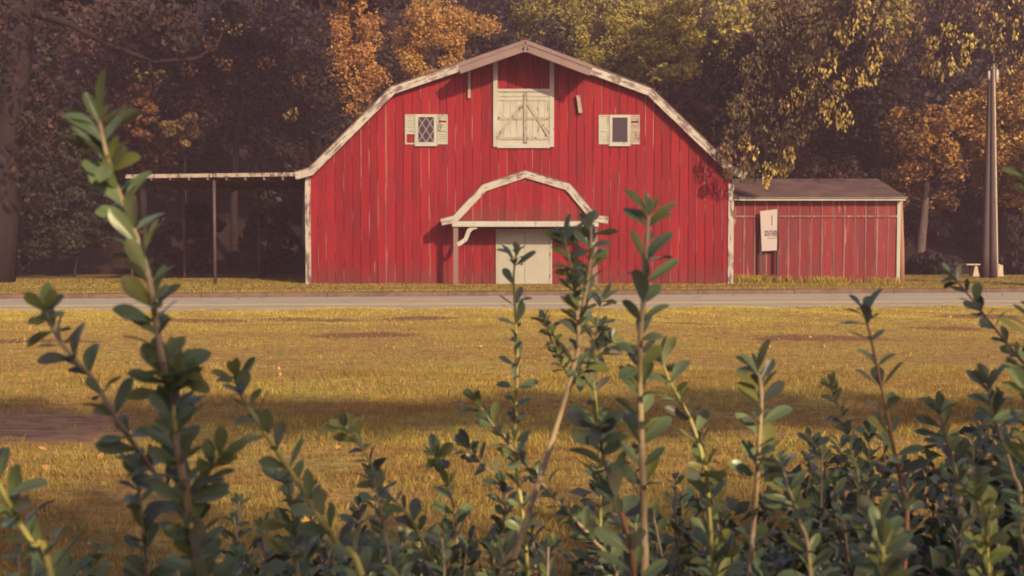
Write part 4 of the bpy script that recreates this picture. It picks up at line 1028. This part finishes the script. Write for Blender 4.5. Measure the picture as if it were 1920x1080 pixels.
shoot([(1216, 405), (1213, 460), (1206, 560), (1200, 640), (1199, 720), (1202, 800), (1205, 900), (1207, 1000), (1208, 1100)], 1.45, 76, 58, 16, 'stem_wood', 'tall straight shoot with broad leaves before the barn wall', young=.16, dark=.2, bare_px=560)
shoot([(1238, 668), (1255, 712), (1278, 755), (1300, 800), (1320, 870), (1330, 960)], 1.55, 62, 56, 9, 'stem_green', 'bright green shoot right of the tall straight one', young=.4, dark=.15)
shoot([(1122, 800), (1130, 850), (1148, 915), (1172, 985), (1190, 1090)], 1.4, 78, 60, 12, 'stem_red', 'reddish stemmed shoot left of the tall straight one', young=.15, dark=.3)
shoot([(1420, 690), (1428, 740), (1423, 830), (1418, 920), (1411, 1000), (1405, 1090)], 1.5, 66, 34, 13, 'stem_wood', 'shoot topped by a dense leaf tuft right of centre', young=.08, dark=.3, bare_px=230)
shoot([(1618, 580), (1630, 622), (1645, 690), (1660, 760), (1676, 840), (1690, 910), (1700, 1000)], 1.6, 62, 74, 9, 'stem_red', 'dark stemmed upright shoot right of the shed sign', young=.1, dark=.45)
shoot([(1784, 515), (1820, 558), (1856, 604), (1886, 642), (1925, 690), (1960, 760), (1990, 860)], 1.9, 42, 54, 7, 'stem_red', 'thin shoot leaning left below the utility poles', young=.03, dark=.7)
shoot([(1852, 715), (1858, 765), (1880, 830), (1900, 890), (1915, 980)], 1.6, 58, 44, 10, 'stem_wood', 'leafy shoot in front of the lawn shadow at right', young=.1, dark=.3)
shoot([(1557, 722), (1568, 755), (1585, 800), (1600, 860), (1610, 930)], 2.2, 36, 28, 6, 'stem_green', 'tiny pale shoot left of the dark stemmed one', young=.25)
shoot([(1945, 610), (1935, 700), (1940, 790), (1950, 900)], 1.25, 95, 50, 12, 'stem_green', 'shoot with long pale leaves cut by the right edge', narrow=True, young=.3, dark=.05)
shoot([(1932, 335), (1945, 380), (1955, 450), (1960, 560), (1965, 700)], 1.5, 62, 30, 9, 'stem_green', 'tuft of pale narrow leaves at right edge near the poles', narrow=True, young=.35, dark=0)
shoot([(1760, 760), (1770, 810), (1790, 880), (1800, 960)], 1.7, 56, 40, 9, 'stem_wood', 'leafy shoot rising from the hedge at lower right', young=.1)
shoot([(1640, 985), (1650, 1030), (1655, 1100)], 1.15, 85, 40, 12, 'stem_green', 'large leaved sprout at the bottom edge right of centre', young=.2, dark=.2)
shoot([(1828, 925), (1840, 960), (1850, 1010), (1855, 1090)], 1.35, 56, 44, 9, 'stem_green', 'bright yellow green sprout inside the lower right hedge', young=.9, dark=0)
shoot([(1465, 870), (1480, 920), (1500, 980), (1520, 1080)], 1.4, 62, 46, 9, 'stem_wood', 'shoot in the hedge just right of the dense tuft')
shoot([(415, 850), (385, 900), (366, 950), (358, 990)], 1.13, 60, 40, 8, 'stem_green', 'fresh green side sprout right of the tallest left shoot', young=.7, dark=.05, join=A_)
shoot([(255, 880), (262, 930), (268, 1000), (275, 1090)], 1.3, 66, 44, 9, 'stem_wood', 'bushy shoot filling the lower left between taller stems', young=.2, dark=.35)
shoot([(540, 900), (548, 960), (556, 1020), (560, 1100)], 1.35, 64, 42, 9, 'stem_wood', 'bushy low shoot beneath the yellow green one', young=.1, dark=.35)
shoot([(700, 900), (712, 950), (725, 1010), (735, 1090)], 1.7, 48, 36, 8, 'stem_wood', 'low dark shoot at the bottom left of centre', dark=.5)
shoot([(340, 700), (333, 740), (326, 780), (338, 870)], 1.13, 74, 46, 9, 'stem_green', 'side sprig of green leaves behind the tallest left shoot', young=.35, dark=.15, join=A_)

# hedge mass at the lower right: individual shrubs side by side
def shrub(cx, cy, w, d, top, seed, label, n_sh=21, L=.043):
    random.seed(seed); org = Vector((cx, cy, 0))
    t = tag(empty('hedge_shrub', org), label, 'shrub', 'shrubs forming the low foreground hedge')
    cnt = []; stems = MB()
    for i in range(n_sh):
        ux = (i % 7+random.random())/7-.5; uy = (i//7+random.random())/max(1, n_sh//7)-.5
        x = cx+ux*w; y = cy+uy*d; z = top+random.uniform(-.10, .05)-.02*abs(ux)
        bx_, by_ = cx+ux*w*.4, cy+uy*d*.4
        lx, ly = random.uniform(-.07, .07), random.uniform(-.05, .05)
        pts = [(x+lx, y+ly, z), (x+lx*.6, y+ly*.6, z-.12), (x, y, z-.28), ((x+bx_)/2, (y+by_)/2, z*.5), (bx_, by_, .02)]
        mb = grow(t, org, pts, L*random.uniform(.8, 1.15), .026, .0042, .0018, 'stem_wood', .10, .38, bare_from=.25, stem_parent=False, cnt=cnt, pairs=2)
        stems.v, stems.f = (stems.v+mb.v, stems.f+[tuple(a+len(stems.v) for a in f) for f in mb.f])
    stems.build('stems', M['stem_wood'], t, True)
    random.shuffle(cnt); extra = cnt[300:]
    if extra:          # leaves past the first three hundred: joined, still real geometry
        V = []; C_ = []
        for o in extra:
            co = np.array([tuple(v.co) for v in o.data.vertices]); mw = np.array(o.matrix_basis)
            co = co @ mw[:3, :3].T+mw[:3, 3]
            fi = np.array([tuple(p.vertices) for p in o.data.polygons]); V.append(co[fi])
            mn = o.data.materials[0].name
            b_ = {'mature_shrub_leaf': (.17, .24, .11), 'dusky_shrub_leaf': (.145, .16, .11), 'young_shrub_leaf': (.27, .29, .09)}[mn]
            C_.append(np.tile(np.array(b_)*random.uniform(.85, 1.15), (len(fi), 1)))
        for o in extra: bpy.data.objects.remove(o)
        q_ = quads('more_leaves', np.concatenate(V), M['foliage_shrub'], np.concatenate(C_), t); tag(q_, kind='stuff')
    # deeper leaves, past counting
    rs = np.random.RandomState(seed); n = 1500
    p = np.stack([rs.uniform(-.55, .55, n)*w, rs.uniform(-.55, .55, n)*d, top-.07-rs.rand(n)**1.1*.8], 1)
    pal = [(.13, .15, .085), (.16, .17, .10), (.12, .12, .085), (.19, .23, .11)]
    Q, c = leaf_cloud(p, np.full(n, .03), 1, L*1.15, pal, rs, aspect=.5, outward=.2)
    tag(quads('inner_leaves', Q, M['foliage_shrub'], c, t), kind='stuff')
    return t
specs = [(-.02, 2.05, .5, .55, 1.04), (.10, 1.55, .45, .45, 1.07), (.42, 2.2, .5, .5, 1.10), (.42, 1.62, .42, .5, 1.11), (.86, 2.3, .5, .5, 1.17), (.78, 1.72, .42, .5, 1.17),
         (1.28, 2.35, .5, .5, 1.23), (1.12, 1.85, .4, .5, 1.20), (.42, 1.2, .4, .35, 1.09), (.76, 1.28, .36, .38, 1.14), (-.32, 1.65, .42, .5, 1.05), (.95, 1.4, .3, .35, 1.18), (-.62, 1.5, .4, .45, 1.07), (-.38, 2.15, .5, .4, 1.03), (-.16, 1.25, .34, .35, 1.14), (-.46, 1.2, .3, .3, 1.145), (.16, 1.2, .3, .3, 1.14), (1.55, 2.6, .5, .5, 1.2), (-.22, 1.7, .35, .35, 1.10), (-.85, 1.75, .45, .4, 1.04), (-.66, 1.15, .28, .28, 1.15)]
desc = ['low hedge shrub behind the pale bent stem', 'low hedge shrub at the foot of the pale bent stem', 'hedge shrub behind the tall straight shoot', 'hedge shrub at the foot of the tall straight shoot',
        'hedge shrub behind the dense leaf tuft shoot', 'hedge shrub at the foot of the dense leaf tuft shoot', 'highest hedge shrub at the back right corner', 'hedge shrub below the thin leaning shoot at right',
        'nearest hedge shrub at bottom centre right', 'nearest hedge shrub at the bottom right', 'sparse low shrub at bottom left of centre', 'dense shrub in the bottom right corner', 'sparse low shrub below the yellow green slanting shoot', 'farthest low shrub left of the pale bent stem', 'near shrub at the bottom edge left of the pale bent stem', 'shrub at the bottom edge between the two tall left stems', 'near shrub at the bottom edge under the reddish shoot', 'farthest shrub at the right edge behind the others', 'shrub between the short tufted shoot and thin slanting shoot', 'low shrub behind the slanting far left shoot', 'near shrub in the bottom left corner']
for i, (s, dsc) in enumerate(zip(specs, desc)): shrub(*s, 300+i, dsc)

# ------------------------------------------------------------ thin purple haze, added to lift the dark tones
if HAZE > 0:
    m = bpy.data.materials.new('tone_lift_haze'); m.use_nodes = True; t = m.node_tree
    for n_ in list(t.nodes):
        if n_.type == 'BSDF_PRINCIPLED': t.nodes.remove(n_)
    pv = t.nodes.new('ShaderNodeVolumePrincipled'); pv.inputs['Color'].default_value = (.92, .68, .88, 1); pv.inputs['Density'].default_value = HAZE
    pv.inputs['Anisotropy'].default_value = 0.0
    t.links.new(pv.outputs[0], t.nodes['Material Output'].inputs['Volume'])
    h = MB().box(-520, 520, -520, 520, -1.4, 60).build('haze', m); tag(h, kind='stuff')
